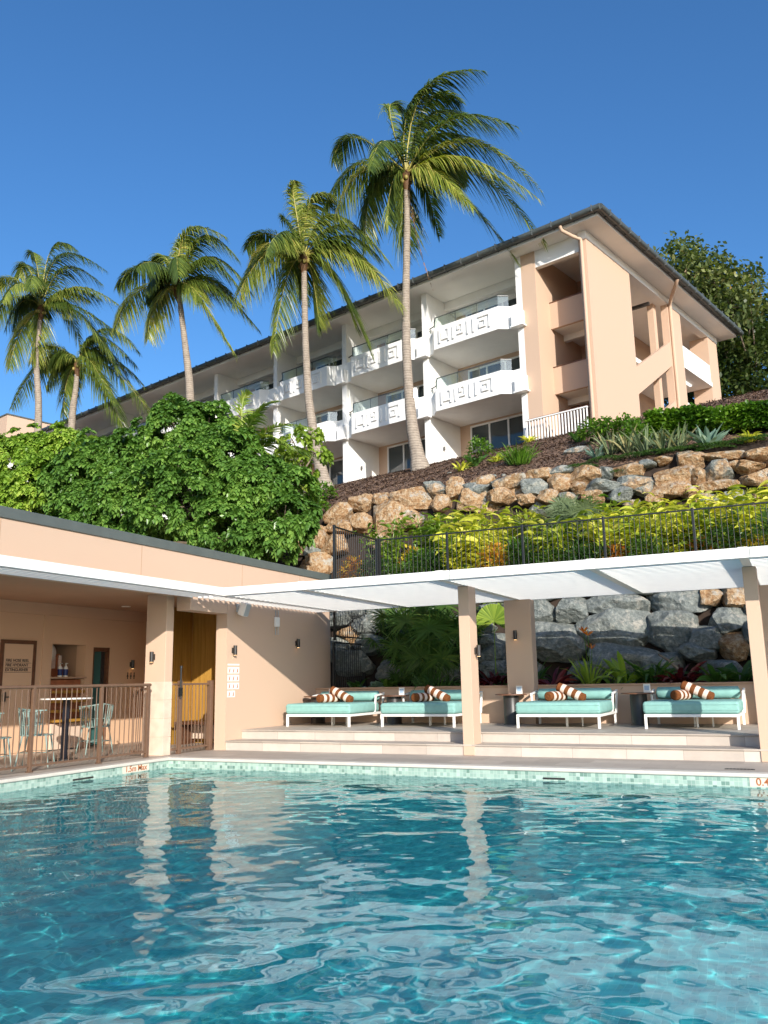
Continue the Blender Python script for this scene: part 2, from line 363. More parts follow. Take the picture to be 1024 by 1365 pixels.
class Leaves:
    """collects curved tapering blades; every blade is a strip of quads with a midrib fold"""
    def __init__(s): s.V = []; s.F = []; s.T = []; s.n = 0
    def add(s, base, dirv, length, width, droop=.3, seg=3, tint=.5, prof=None, side=None, fold=.0, wind=None):
        base = np.atleast_2d(base).astype(float); n = len(base)
        d = nrm(np.broadcast_to(np.atleast_2d(dirv), (n, 3)).astype(float))
        L = np.broadcast_to(length, (n,)).astype(float); W = np.broadcast_to(width, (n,)).astype(float); D = np.broadcast_to(droop, (n,)).astype(float)
        t = np.linspace(0, 1, seg+1)
        if prof is None: prof = np.sin(PI*np.clip(t*.9+.08, 0, 1))**.8
        prof = np.array(prof)
        if side is None:
            side = np.cross(d, np.array([0, 0, 1.])+RNG.normal(0, .35, (n, 3)))
        side = nrm(np.broadcast_to(side, (n, 3)))
        P = base[:, None]+d[:, None]*(t[None, :, None]*L[:, None, None])
        P[:, :, 2] -= (t**2)[None]*(D*L)[:, None]
        if wind is not None: P += (t**2)[None, :, None]*L[:, None, None]*np.asarray(wind)[None, None]
        h = side[:, None]*(prof[None, :, None]*W[:, None, None]/2)
        if fold:
            upn = nrm(np.cross(side, d))[:, None]*(prof[None, :, None]*W[:, None, None]*fold)
            A, B, Cc = P-h+upn, P, P+h+upn
            V = np.stack([A, B, Cc], 2); k = 3
        else:
            V = np.stack([P-h, P+h], 2); k = 2
        m = seg+1; V = V.reshape(n, m*k, 3)
        i = np.arange(seg); fs = []
        for j in range(k-1):
            fs.append(np.stack([i*k+j, i*k+j+1, (i+1)*k+j+1, (i+1)*k+j], -1))
        f = np.concatenate(fs); Fq = (f[None]+(np.arange(n)*m*k)[:, None, None]).reshape(-1, 4)+s.n
        s.V.append(V.reshape(-1, 3)); s.F.append(Fq)
        tt = np.broadcast_to(tint, (n,)).astype(float); s.T.append(np.repeat(tt, m*k)); s.n += n*m*k
    def build(s, name, mat, parent=None, loc=None):
        return npmesh(name, np.concatenate(s.V), np.concatenate(s.F), mat, np.concatenate(s.T), parent, loc=loc)

def rand_dirs(n, zmin=-1, zmax=1):
    z = RNG.uniform(zmin, zmax, n); a = RNG.uniform(0, 2*PI, n); r = np.sqrt(1-z*z)
    return np.stack([r*np.cos(a), r*np.sin(a), z], -1)

# ---------------------------------------------------------------- terrain
def facY(x): return 33.96-.2605*(x+10.45)
def sstep(a, b, t):
    t = np.clip((t-a)/(b-a), 0, 1); return t*t*(3-2*t)
def terr(x, y):
    x = np.asarray(x, float); y = np.asarray(y, float)
    z = .93+2.55*np.clip((y-18.28)/.5, 0, 1)
    z = z+.75*np.clip((y-19.2)/3.2, 0, 1)
    top = np.interp(x, [-16, -12, -9, -5, -1, 4], [6.35, 6.65, 6.95, 7.0, 7.2, 7.3])
    z = z+(top-4.23)*np.clip((y-22.95)/.9, 0, 1)
    yf = np.maximum(facY(x)-.4, 30)
    s = np.clip((y-23.8)/(yf-23.8), 0, 1)
    z = z+(10.85-top)*s**.88
    z = z+.06*np.sin(x*1.3+y*.7)*s*(1-s)*4+.05*np.sin(x*2.9-y*1.7)*s*(1-s)*4
    z = z+np.clip((y-60)/60, 0, 1)*6
    return z
def ground_hit(px, py):
    d = ray(px, py); t = 17/d[1]
    for i in range(4000):
        p = CAM+d*t
        if p[2] < terr(p[0], p[1]): return np.array([p[0], p[1], float(terr(p[0], p[1]))])
        t += .01*22/d[1]/10
    return p
xs = np.concatenate([np.linspace(-140, -30, 40, endpoint=False), np.linspace(-30, 12, 280), np.linspace(12.5, 60, 20)])
ys = np.concatenate([[16.62], np.linspace(16.64, 40, 260), np.linspace(41, 140, 40)])
X, Y = np.meshgrid(xs, ys); Z = terr(X, Y); nse = RNG.normal(0, .012, Z.shape); Z = Z+nse*(Y < 40)
Z[0] = -1.9
V = np.stack([X, Y, Z], -1).reshape(-1, 3); i = np.arange(X.size).reshape(X.shape)
Fq = np.stack([i[:-1, :-1], i[:-1, 1:], i[1:, 1:], i[1:, :-1]], -1).reshape(-1, 4)
cy = V[Fq].mean(1)[:, 1]; tmi = ((cy < 18.95) | ((cy > 22.3) & (cy < 23.86))).astype(int)  # dark faces: planter soil, plus shadow painted into the gaps between boulders
struct(npmesh('terrain', V, Fq, [MULCH, SOILSHADE], smooth=True, mi=tmi), 'brown bark mulch slope rising behind the boulder walls', 'slope')
g = MB(); g.box(-3000, 3000, -3000, 3000, -2.2, -1.95); struct(g.build('ground', SOILSHADE), 'bare ground reaching to the horizon', 'ground')

# ---------------------------------------------------------------- pool, deck, steps
PX0, PX1, PY0, PY1 = -9.65, 9.0, -7.0, 11.6
WZ = -.17
m = MB()
m.add([(PX0, PY0, -1.65), (-4.5, PY0, -1.65), (-4.5, PY1, -1.65), (PX0, PY1, -1.65), (1.5, PY0, -.75), (1.5, PY1, -.75), (PX1, PY0, -.6), (PX1, PY1, -.6)],
      [(0, 1, 2, 3), (1, 4, 5, 2), (4, 6, 7, 5)])
pool_floor = struct(m.build('pool_floor', POOLM), 'teal mosaic floor of the swimming pool', 'pool floor')
m = MB(); m.box(PX0-.3, PX1+.3, PY1, PY1+.3, -1.9, -.045); struct(m.build('pool_wall', MOSX), 'pale green mosaic far wall of the pool', 'pool wall')
m = MB(); m.box(PX0-.3, PX0, PY0-.3, PY1-.002, -1.9, -.045); struct(m.build('pool_wall', MOSY), 'pale green mosaic left wall of the pool', 'pool wall')
m = MB(); m.box(PX1, PX1+.3, PY0-.3, PY1-.002, -1.9, -.045).box(PX0+.002, PX1-.002, PY0-.3, PY0, -1.9, -.045); struct(m.build('pool_wall', MOSY), 'mosaic near and right walls of the pool', 'pool wall')
# coping
m = MB()
m.box(PX0-.16, PX1+.16, PY1-.03, PY1+.17, -.045, .004); m.box(PX0-.16, PX0+.03, PY0-.16, PY1-.032, -.045, .004)
m.box(PX1-.03, PX1+.16, PY0-.16, PY1-.032, -.045, .004); m.box(PX0+.032, PX1-.032, PY0-.16, PY0+.03, -.045, .004)
struct(m.build('pool_coping', COPM, bevel=.012), 'pale stone coping around the pool', 'coping')
m = MB(); m.box(PX0-.16, PX1+.161, PY1+.171, 13.118, -1.9, 0)
m.box(PX1+.162, 14, -12, 13.116, -1.9, 0); m.box(PX0-.16, PX1+.16, -12, PY0-.162, -1.9, 0)
struct(m.build('deck', DECKM), 'travertine deck along the far side of the pool', 'deck')
m = MB(); m.box(-17, PX0-.162, -12, 17.0, -1.9, 0); struct(m.build('deck', DECKL), 'tiled floor in front of the bar on the left', 'deck')
# risers, treads
m = MB(); m.box(-9.598, 14, 13.12, 13.6, -.3, .145); struct(m.build('step', STEPM), 'lower travertine step below the daybeds', 'step')
m = MB(); m.box(-9.598, 14, 13.62, 16.39, -.3, .31); struct(m.build('step', STEPM), 'upper travertine riser below the daybeds', 'step')
m = MB(); m.box(-9.596, 14.01, 13.095, 13.618, .145, .17); struct(m.build('step_tread', DECKM, bevel=.005), 'lower tread with dark nosing line', 'step')
m = MB(); m.box(-9.596, 14.01, 13.595, 16.395, .31, .335); struct(m.build('daybed_platform', DECKM, bevel=.005), 'raised travertine platform carrying the daybeds', 'platform')

# water
WSET = [(.6, 1.5, 22, .022), (.22, .5, 34, .022), (.11, .2, 30, .010)]
wr = np.random.default_rng(5); WV = []
for lo_l, hi_l, n_, sl in WSET:
    for k in range(n_):
        lam = math.exp(wr.uniform(math.log(lo_l), math.log(hi_l))); th = wr.normal(2.2, 1.1)
        WV.append((2*PI/lam*math.cos(th), 2*PI/lam*math.sin(th), wr.uniform(0, 6.28), sl*math.sqrt(2/n_)*lam/(2*PI)))
def wz(X, Y):
    Z = WZ+0*X
    xx = X+.06*np.sin(1.3*Y+.5)+.05*np.sin(2.1*X-.9*Y); yy = Y+.06*np.sin(1.7*X+1)
    for a, b, p, A in WV: Z = Z+A*np.sin(a*xx+b*yy+p)
    return Z
wx = np.concatenate([np.linspace(PX0+.002, 1.5, 640, endpoint=False), np.linspace(1.5, PX1-.002, 200)]); wy = np.concatenate([np.linspace(PY0+.002, 1.0, 180, endpoint=False), np.linspace(1.0, PY1-.002, 600)])
X, Y = np.meshgrid(wx, wy); V = np.stack([X, Y, wz(X, Y)], -1).reshape(-1, 3); i = np.arange(X.size).reshape(X.shape)
Fq = np.stack([i[:-1, :-1], i[:-1, 1:], i[1:, 1:], i[1:, :-1]], -1).reshape(-1, 4)
wm = bpy.data.materials.new('pool_water'); wm.use_nodes = True; t = wm.node_tree; t.nodes.clear()
gl = N(t, 'ShaderNodeBsdfGlass'); gl.inputs['IOR'].default_value = 1.33; gl.inputs['Roughness'].default_value = 0; gl.inputs['Color'].default_value = (.86, .985, 1, 1)
oo = N(t, 'ShaderNodeOutputMaterial'); t.links.new(gl.outputs[0], oo.inputs[0])
water = struct(npmesh('water', V, Fq, wm, smooth=True), 'clear turquoise rippled water filling the swimming pool', 'water')
water.cycles.is_caustics_caster = True
for o in COL.objects:
    if o.name.startswith(('pool_floor', 'pool_wall')): o.cycles.is_caustics_receiver = True

def text(name, s, size, loc, right, up, mat, parent=None, ext=.0015, align='CENTER'):
    c = bpy.data.curves.new(name, 'FONT'); c.body = s; c.size = size; c.extrude = ext; c.align_x = align; c.align_y = 'CENTER'; c.offset = size*.012
    c.materials.append(mat); o = bpy.data.objects.new(name, c); COL.objects.link(o)
    r, u = Vector(right).normalized(), Vector(up).normalized(); nn = r.cross(u)
    dg = bpy.context.evaluated_depsgraph_get(); me = bpy.data.meshes.new_from_object(o.evaluated_get(dg)); bpy.data.objects.remove(o); o = bpy.data.objects.new(name, me); COL.objects.link(o)
    M_ = Matrix([[r[i], u[i], nn[i]] for i in range(3)]).to_4x4(); M_.translation = Vector(loc)
    if parent is not None:
        o.parent = parent; root = parent
        while root.parent is not None: root = root.parent
        M_ = Matrix.Translation(root.location).inverted() @ M_
    o.matrix_local = M_; return o
# depth markers
r = empty('depth_marker', (PX0, 10.82, -.16)); tag(r, 'cream tile reading 1.5m Max on the left pool edge', 'depth marker', 'depth markers on the pool edge')
m = MB(); m.box(0, .004, -.30, .30, .005, .112); m.build('marker_tile', TILEW, r)
text('lettering', '1.5m Max', .125, (PX0+.006, 10.82, -.10), (0, 1, 0), (0, 0, 1), INKR, r)
r = empty('depth_marker', (-.45, PY1, -.16)); tag(r, 'cream tile reading 0.4m on the far pool edge', 'depth marker', 'depth markers on the pool edge')
m = MB(); m.box(-.22, .22, -.004, 0, .005, .112); m.build('marker_tile', TILEW, r)
text('lettering', '0.4m', .125, (-.60, PY1-.006, -.10), (1, 0, 0), (0, 0, 1), INKR, r, align='LEFT')
for nm, c in (('skimmer_slot', 'dark skimmer slot in the far mosaic pool wall'), ):
    m = MB(); m.box(-3.25, -2.95, PY1-.008, PY1+.01, -.148, -.124); tag(m.build(nm, DARK), c, 'pool skimmer', 'skimmer slots at the waterline')
m = MB(); m.box(PX0-.01, PX0+.008, 9.5, 9.9, -.148, -.124); tag(m.build('skimmer_slot', DARK), 'dark skimmer slot in the left mosaic pool wall', 'pool skimmer', 'skimmer slots at the waterline')
m = MB(); m.box(-.98, -.62, 12.02, 12.12, 0, .004)
for k in range(8): m.box(-.96+.042*k, -.935+.042*k, 12.03, 12.11, .004, .007)
tag(m.build('drain_grate', DARK), 'small grey drain grate in the deck near the right post', 'drain grate')

def P(mb, name, mat, par, bevel=0):
    """part whose vertices are given in world metres, stored relative to the unrotated thing it belongs to"""
    root = par
    while root.parent is not None: root = root.parent
    l = root.location; mb.v = [(a-l[0], b-l[1], c-l[2]) for a, b, c in mb.v]
    return mb.build(name, mat, par, bevel)

# ---------------------------------------------------------------- bar building on the left
bar = tag(empty('bar_building', (-11, 10, 0)), 'low flat-roofed peach bar building open to the left side of the pool', 'building')
m = MB(); m.box(-9.85, -9.6, 13.1, 17.05, 0, 3.48); wallp = P(m, 'wall', PEACH, bar)
m = MB(); m.box(-9.9, -9.6, -6, 13.098, 2.74, 3.48); m.box(-9.9, -9.603, 12.0, 13.098, 2.49, 2.738); fas = P(m, 'fascia', PEACH, bar)
m = MB()
for y in (5.2, 7.9, 10.7, 13.55, 15.7): m.box(-9.605, -9.597, y, y+.012, 2.76, 3.47)
P(m, 'control_joint', PEACHD, fas)
m = MB(); m.box(-9.9, -9.57, -6, 17.08, 3.482, 3.64); m.box(-17, -9.902, 16.9, 17.08, 3.482, 3.64); P(m, 'roof_capping', CHARC, bar, .01)
m = MB(); m.box(-17, -9.86, -6, 17.0, 3.3, 3.5); P(m, 'roof', ROOF, bar)
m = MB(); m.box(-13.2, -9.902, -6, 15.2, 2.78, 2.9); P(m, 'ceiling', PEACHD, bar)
for y0, y1, lower in ((11.79, 11.99, True), (4.6, 4.8, True)):
    m = MB(); m.box(-10.4, -9.95, y0, y1, 0, 2.78); c = P(m, 'column', PEACH, bar, .008)
    m = MB()
    for k in range(4): m.box(-10.404, -9.946, y0-.004, y1+.004, .003+.312*k, .31+.312*k)
    P(m, 'stone_cladding', CLADL, c, .003)
# rear wall with openings (door, niche, glazed door)
m = MB()
ops = [(12.10, 12.97, 0.0, 2.02), (13.18, 13.66, 0.0, 1.98)]
y = -6
for a, b, z0, z1 in ops:
    m.box(-13.25, -13, y, a, 0, 2.56); m.box(-13.25, -13, a, b, z1, 2.56); y = b
m.box(-13.25, -13, y, 15.2, 0, 2.56)
m.box(-13.25, -12.965, -6, 15.2, 2.562, 2.78)
m.box(-13.24, -12.985, 11.85, 12.06, 0, 2.56)
P(m, 'rear_wall', PEACHB, bar)
m = MB(); m.box(-13.2, -9.86, 14.95, 15.2, 0, 2.778); P(m, 'end_wall', PEACHB, bar)
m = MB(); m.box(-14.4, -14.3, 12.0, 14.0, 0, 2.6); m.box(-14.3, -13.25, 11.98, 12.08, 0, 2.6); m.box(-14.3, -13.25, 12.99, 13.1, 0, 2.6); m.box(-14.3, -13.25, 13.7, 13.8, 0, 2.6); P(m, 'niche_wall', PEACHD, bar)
# flush hydrant door
m = MB(); m.box(-12.998, -12.955, 10.89, 10.95, .02, 2.06); m.box(-12.998, -12.955, 11.62, 11.68, .02, 2.06); m.box(-12.998, -12.955, 10.951, 11.619, 1.99, 2.06); fr = P(m, 'door_frame', TIMBERD, bar)
m = MB(); m.box(-12.997, -12.975, 10.952, 11.618, .03, 1.988); dr = P(m, 'door', PEACHB, bar)
m = MB(); m.box(-12.974, -12.93, 11.0, 11.03, .95, 1.12).box(-12.95, -12.93, 11.0, 11.12, 1.02, 1.04); P(m, 'handle', DARK, dr)
for k, s in enumerate(('FIRE HOSE REEL', 'FIRE HYDRANT', 'EXTINGUISHER')):
    z = 1.685-.085*k; text('lettering', s, .075, (-12.972, 11.01, z), (0, 1, 0), (0, 0, 1), INK, dr, align='LEFT')
    m = MB(); m.box(-12.974, -12.971, 11.0, 11.59, z-.046, z-.04); P(m, 'rule_line', INK, dr)
# glazed door
m = MB(); m.box(-13.2, -13.02, 13.181, 13.23, 0, 1.98).box(-13.2, -13.02, 13.61, 13.659, 0, 1.98).box(-13.2, -13.02, 13.231, 13.609, 1.9, 1.978); P(m, 'door_frame', TIMBERD, bar)
m = MB(); m.box(-13.15, -13.13, 13.231, 13.53, .02, 1.898); P(m, 'glass_door', TGLASS, bar)
m = MB(); m.box(-13.17, -13.1, 13.531, 13.608, .02, 1.898); P(m, 'door_stile', DARK, bar)
# niche shelf
m = MB(); m.box(-13.6, -12.93, 12.102, 12.96, 1.35, 1.385); P(m, 'niche_shelf', PEACHD, bar)
# timber lined passage behind the gate
m = MB(); m.box(-11.75, -11.6, 13.62, 14.59, 0, 2.777)
pm_ = P(m, 'timber_wall', TIMBER, bar)
m = MB()
for k in range(8): m.box(-11.6, -11.594, 13.66+.112*k, 13.766+.112*k, 0.02, 2.7)
P(m, 'timber_board', TIMBER, pm_)
m = MB(); m.box(-11.599, -9.86, 14.6, 14.75, 0, 2.777); pm_ = P(m, 'timber_wall', TIMBER, bar)
m = MB()
for k in range(15): m.box(-11.58+.112*k, -11.474+.112*k, 14.594, 14.6, .02, 2.7)
P(m, 'timber_board', TIMBER, pm_)
# downlight, objects in the bar
m = MB(); m.cyl((-12.2, 13.2), .09, 2.765, 2.779); tag(m.build('downlight', flat('downlight_disc', (.8, .75, .66))), 'round recessed downlight in the bar ceiling', 'downlight')

def wall_light(p, nrm_, label, lit=True):
    n = Vector(nrm_); s = Vector((0, 0, 1)).cross(n)
    r = tag(empty('wall_light', p), label, 'wall light', 'black cylinder wall lights')
    m = MB(); c = n*.012; m.obox(c, n*.012, s*.025, (0, 0, .05)); m.build('backplate', DARK, r)
    m = MB(); q = n*.065; m.tube([(q.x, q.y, -.09), (q.x, q.y, .09)], .036, 16); h = m.build('shade', DARK, r)
    m = MB(); m.tube([(q.x, q.y, -.0935), (q.x, q.y, -.0905)], .028, 12); m.build('lamp', WARM, h)
    return r
wall_light((-10.2, 11.79, 1.68), (0, -1, 0), 'black wall light on the front of the peach column beside the fence')
wall_light((-9.6, 13.28, 1.81), (1, 0, 0), 'black wall light right above the white pictogram sign')
wall_light((-9.6, 15.55, 2.01), (1, 0, 0), 'black wall light on the shaded peach wall near its far end')
wall_light((-13.0, 14.28, 1.64), (1, 0, 0), 'black wall light above the restroom symbols inside the bar')
wall_light((-4.9, 16.1, 2.02), (0, -1, 0), 'black wall light on the pier behind the second and third daybeds')
wall_light((-4.76, 13.3, 1.65), (1, 0, 0), 'black wall light on the side of the middle pergola post')
wall_light((-.25, 16.1, 2.02), (0, -1, 0), 'black wall light on the pier behind the rightmost post')

# restroom symbols
r = tag(empty('restroom_symbols', (-13, 14.3, 1.4)), 'small dark restroom figures on the rear wall of the bar', 'restroom sign')
for k in range(3):
    y = -.10+.10*k; m = MB(); m.tube([(.003, y, .055), (.007, y, .055)], .017, 10); m.add([(.004, y-.03, -.02), (.004, y+.03, -.02), (.004, y+.012, .035), (.004, y-.012, .035)], [(0, 1, 2, 3)]); m.box(.001, .005, y-.013, y+.013, -.07, -.02); m.build('figure', INK, r)
# pool rules pictogram sign
r = tag(empty('pictogram_sign', (-9.6, 13.32, 0)), 'white pool rules sign with rows of small rust pictograms', 'sign')
pr_ = random.Random(4)
for row in range(4):
    for c in range(3 if row < 3 else 2):
        y = -.125+.125*c; z = 1.44-.145*row
        m = MB(); m.box(0, .004, y-.058, y+.058, z-.06, z+.06); t_ = m.build('pictogram_tile', SIGNW, r)
        m = MB(); m.tube([(.005, y+.01, z+.026), (.007, y+.01, z+.026)], .010, 8)
        a = pr_.uniform(-.6, .6); m.obox((.006, y, z-.005), (.001, 0, 0), (0, .012*math.cos(a), .012*math.sin(a)), (0, -.022*math.sin(a), .022*math.cos(a)))
        m.obox((.006, y-.008, z-.034), (.001, 0, 0), (0, .028, .004), (0, 0, .004)); m.build('figure', INKR, t_)
m = MB(); m.box(0, .004, -.185, .185, 1.53, 1.56); m.build('heading_strip', SIGNW, r)

# speaker, access point
r = tag(empty('outdoor_speaker', (-9.6, 13.42, 2.6)), 'white outdoor speaker tilted on a wall bracket under the pergola', 'speaker')
m = MB(); m.box(0, .03, -.04, .04, -.06, .1).bar((.02, 0, .04), (.1, 0, .04), .03); m.build('bracket', GREYP, r)
m = MB(); ca, sa = math.cos(.35), math.sin(.35); m.obox((.16, .0, -.01), (.075*ca, -.0, -.075*sa), (0, .085, 0), (.13*sa, 0, .13*ca)); m.build('cabinet', SLAT, r, .02)
m = MB(); m.obox((.16+.079*ca, 0, -.01-.079*sa), (.003*ca, 0, -.003*sa), (0, .07, 0), (.115*sa, 0, .115*ca)); m.build('grille', GREYP, r)
r = tag(empty('wireless_access_point', (-9.6, 14.77, 2.42)), 'white wireless unit with four short antennas on the shaded wall', 'access point')
m = MB(); m.box(0, .05, -.08, .08, -.1, .1); m.build('housing', SLAT, r, .015)
for y in (-.045, .045):
    for z0, z1 in ((.1, .24), (-.26, -.1)): m = MB(); m.tube([(.025, y, z0), (.025, y, z1)], .009, 8); m.build('antenna', GREYP, r)

# bottles, globe, shelving, oven inside the niche
for k, y in enumerate((12.44, 12.58)):
    r = tag(empty('pump_bottle', (-13.12, y, 1.386)), ('left' if k == 0 else 'right')+' one of two navy labelled pump bottles on the niche shelf', 'bottle', 'pump bottles on the niche shelf')
    m = MB(); m.tube([(0, 0, 0), (0, 0, .17), (0, 0, .2), (0, 0, .215)], [.045, .045, .03, .016], 14); m.build('bottle', SIGNW, r)
    m = MB(); m.tube([(0, 0, .03), (0, 0, .15)], .0465, 14, cap=False); m.build('label', NAVY, r)
    m = MB(); m.tube([(0, 0, .215), (0, 0, .27)], .01, 8).bar((0, 0, .265), (.05, 0, .26), .014); m.build('pump', SIGNW, r)
r = tag(empty('globe_lamp', (-13.42, 12.3, 1.86)), 'large white globe lamp hanging inside the niche', 'globe lamp')
gm = MB()
th = np.linspace(.001, PI-.001, 13); gm.tube([(0, 0, .22*math.cos(a)) for a in th], [.22*math.sin(a) for a in th], 20); gm.build('globe', flat('opal_globe', (.7, .66, .58), .3), r)
m = MB(); m.tube([(0, 0, .22), (0, 0, .7)], .01, 6); m.build('cord', DARK, r)
r = tag(empty('clay_oven', (-13.75, 12.62, 0)), 'rust coloured sloping clay oven hood behind the shelf bottles', 'oven')
m = MB(); m.profile([(12.09, 1.0), (12.98, 1.0), (12.98, 1.38), (12.80, 1.86), (12.45, 1.74), (12.09, 1.6)], 0, -14.22, -13.79); m.v = [(a+14.0, b-12.62, c) for a, b, c in m.v]; m.build('hood', RUSTW, r)
m = MB()
for k in range(5): m.box(.205, .23, -.50+.16*k, -.42+.16*k, 1.62-.02*k, 1.74+.02*k)
m.build('cream_stripe', CREAM, r)
r = tag(empty('timber_counter', (-13.05, 12.5, 0)), 'rust timber counter with four projecting ledges below the niche', 'counter')
m = MB(); m.box(-.5, .0, -.38, .42, .02, 1.33); m.build('cabinet', RUSTW, r)
for k, z in enumerate((1.12, .94, .76, .58)):
    m = MB(); m.box(-.05, .16+.05*k, -.39, .40+.02*k, z-.05, z); m.build('ledge', TIMBER, r)
m = MB(); m.box(0.001, .12, -.38, .42, .02, .50); m.build('plinth', CLADL, r)

# bronze pool fence in front of the bar
def bal_fence(root, a, b, z0, z1, posts, mat, step=.105, br=.008, pw=.05, post_top=0, rail=.022, flatbar=False, overhang=0):
    """vertical-bar fence along a-b (world xy) with separate posts"""
    a, b = np.array(a, float), np.array(b, float); L = np.linalg.norm(b-a); d = (b-a)/L
    ps = sorted(posts)
    for q in ps:
        p = a+d*q; m = MB(); m.box(p[0]-pw/2, p[0]+pw/2, p[1]-pw/2, p[1]+pw/2, z0, z1+post_top); m.box(p[0]-pw*.8, p[0]+pw*.8, p[1]-pw*.8, p[1]+pw*.8, z0, z0+.012); P(m, 'post', mat, root, .004)
    for q0, q1 in zip(ps[:-1], ps[1:]):
        m = MB(); n = max(1, int(round((q1-q0)/step)))
        for k in range(1, n):
            p = a+d*(q0+(q1-q0)*k/n); m.tube([(p[0], p[1], z0+.09), (p[0], p[1], z1-.03)], br, 6, cap=False)
        p0, p1 = a+d*(q0+pw/2), a+d*(q1-pw/2)
        m.bar((*p0, z0+.09), (*p1, z0+.09), .035, .03)
        P(m, 'railing_panel', mat, root)
    m = MB(); p0, p1 = a+d*(ps[0]-overhang), a+d*(ps[-1]+overhang)
    if flatbar: m.bar((*p0, z1), (*p1, z1), .045, .03)
    else: m.tube([(*p0, z1), (*p1, z1)], rail, 10)
    P(m, 'top_rail', mat, root)
fn = tag(empty('pool_fence', (-10.05, 8, 0)), 'bronze pool fence with round top rail in front of the bar chairs', 'fence')
bal_fence(fn, (-10.05, 0), (-10.05, 11.5), 0.002, 1.2, [.9, 2.26, 3.62, 4.98, 6.34, 7.70, 9.06, 10.41, 11.5], BROWN, .107, .008, overhang=.05, rail=.026)
m = MB()
for k in range(1, 5): m.tube([(-10.05-.085*k, 11.52, .1), (-10.05-.085*k, 11.52, 1.13)], .009, 6)
m.bar((-10.07, 11.52, 1.13), (-10.4, 11.52, 1.13), .03, .045).bar((-10.07, 11.52, .09), (-10.4, 11.52, .09), .03, .03); P(m, 'return_panel', BROWN, fn)
gt = tag(empty('pool_gate', (-9.93, 12.6, 0)), 'bronze pool gate with a black latch between column and wall', 'gate')
for yy, w_ in ((12.19, .07), (13.06, .09)):
    m = MB(); m.box(-9.93-w_/2, -9.93+w_/2, yy-w_/2, yy+w_/2, .002, 1.26); P(m, 'post', BROWN, gt, .004)
m = MB()
for k in range(1, 8): m.tube([(-9.93, 12.24+.098*k, .1), (-9.93, 12.24+.098*k, 1.19)], .0085, 6)
m.bar((-9.93, 12.24, 1.2), (-9.93, 13.0, 1.2), .04, .035).bar((-9.93, 12.24, .09), (-9.93, 13.0, .09), .04, .035); P(m, 'gate_leaf', BROWN, gt)
m = MB()
for k in range(1, 3): m.tube([(-9.93, 12.02+.055*k, .1), (-9.93, 12.02+.055*k, 1.19)], .0085, 6)
m.bar((-9.93, 12.0, 1.2), (-9.93, 12.155, 1.2), .04, .035).bar((-9.93, 12.0, .09), (-9.93, 12.155, .09), .04, .035); P(m, 'side_panel', BROWN, gt)
m = MB(); m.tube([(-9.885, 12.15, .95), (-9.885, 12.15, 1.48)], .016, 8).box(-9.91, -9.86, 12.12, 12.18, 1.0, 1.14).cyl((-9.885, 12.15), .026, 1.48, 1.52, 10); P(m, 'latch', BLACK, gt)
r = tag(empty('storage_bench', (-10.9, 14.2, 0)), 'dark timber bench in the shaded passage behind the gate', 'bench')
m = MB(); m.box(-.6, .7, -.25, .3, .40, .46); m.build('seat', TIMBERD, r, .01)
for x_ in (-.55, .6): m = MB(); m.box(x_, x_+.06, -.22, .28, 0, .4); m.build('leg', TIMBERD, r)
m = MB(); m.box(-.5, .58, .2, .28, .1, .398); m.build('back_board', CLADL, r)

# teal chairs and bar table behind the fence
def chair():
    r = empty('wire_chair', (0, 0, 0))
    m = MB()
    m.tube([(.24*math.cos(a), .24*math.sin(a), .47) for a in np.linspace(0, 2*PI, 17)], .009, 6, cap=False)
    for k in range(9):
        x = -.2+.05*k; h = math.sqrt(.24**2-x*x); m.tube([(x, -h, .468), (x, h, .468)], .005, 5)
    m.build('seat', TEALP, r)
    m = MB(); arc = np.linspace(math.radians(-15), math.radians(195), 22)
    m.tube([(.30*math.cos(a), .28*math.sin(a), .88-.05*abs(math.cos(a))) for a in arc], .012, 7)
    m.tube([(.27*math.cos(a), .25*math.sin(a), .62) for a in arc], .008, 6)
    for a in arc[1:-1]: m.tube([(.30*math.cos(a), .28*math.sin(a), .88-.05*abs(math.cos(a))), (.27*math.cos(a), .25*math.sin(a), .62), (.235*math.cos(a), .235*math.sin(a), .47)], .009, 5)
    m.build('backrest', TEALP, r)
    for sx in (-1, 1):
        for sy in (-1, 1):
            m = MB(); m.tube([(sx*.18, sy*.17, .47), (sx*.25, sy*.24, .0)], [.013, .010], 8); m.build('leg', TEALP, r)
    m = MB(); m.tube([(-.21, -.2, .22), (.21, -.2, .22), (.21, .2, .22), (-.21, .2, .22), (-.21, -.2, .22)], .007, 5); m.build('footrest', TEALP, r)
    return r
ch = chair()
for k, (x, y, a, l) in enumerate(((-10.75, 9.0, 2.6, 'teal wire chair leftmost behind the bronze fence near the hydrant door'), (-10.7, 9.75, 2.2, 'teal wire chair behind the fence in front of the rust counter'), (-11.6, 11.9, -2.0, 'teal wire chair farthest back between table and column'))):
    c = ch if k == 0 else copy_tree(ch)
    c.location = (x, y, .003); c.rotation_euler = (0, 0, a); tag(c, l, 'chair', 'teal wire chairs at the bar table')
r = tag(empty('bar_table', (-11.15, 10.75, .003)), 'tall table with pale round top on a navy square post', 'table')
m = MB(); m.cyl((0, 0), .42, .985, 1.005, 32); m.build('table_top', SLAT, r); m = MB(); m.box(-.04, .04, -.04, .04, .02, .984); m.build('post', flat('navy_post', (.010, .013, .022)), r)
m = MB(); m.cyl((0, 0), .22, 0, .02, 24); m.build('base', DARK, r)

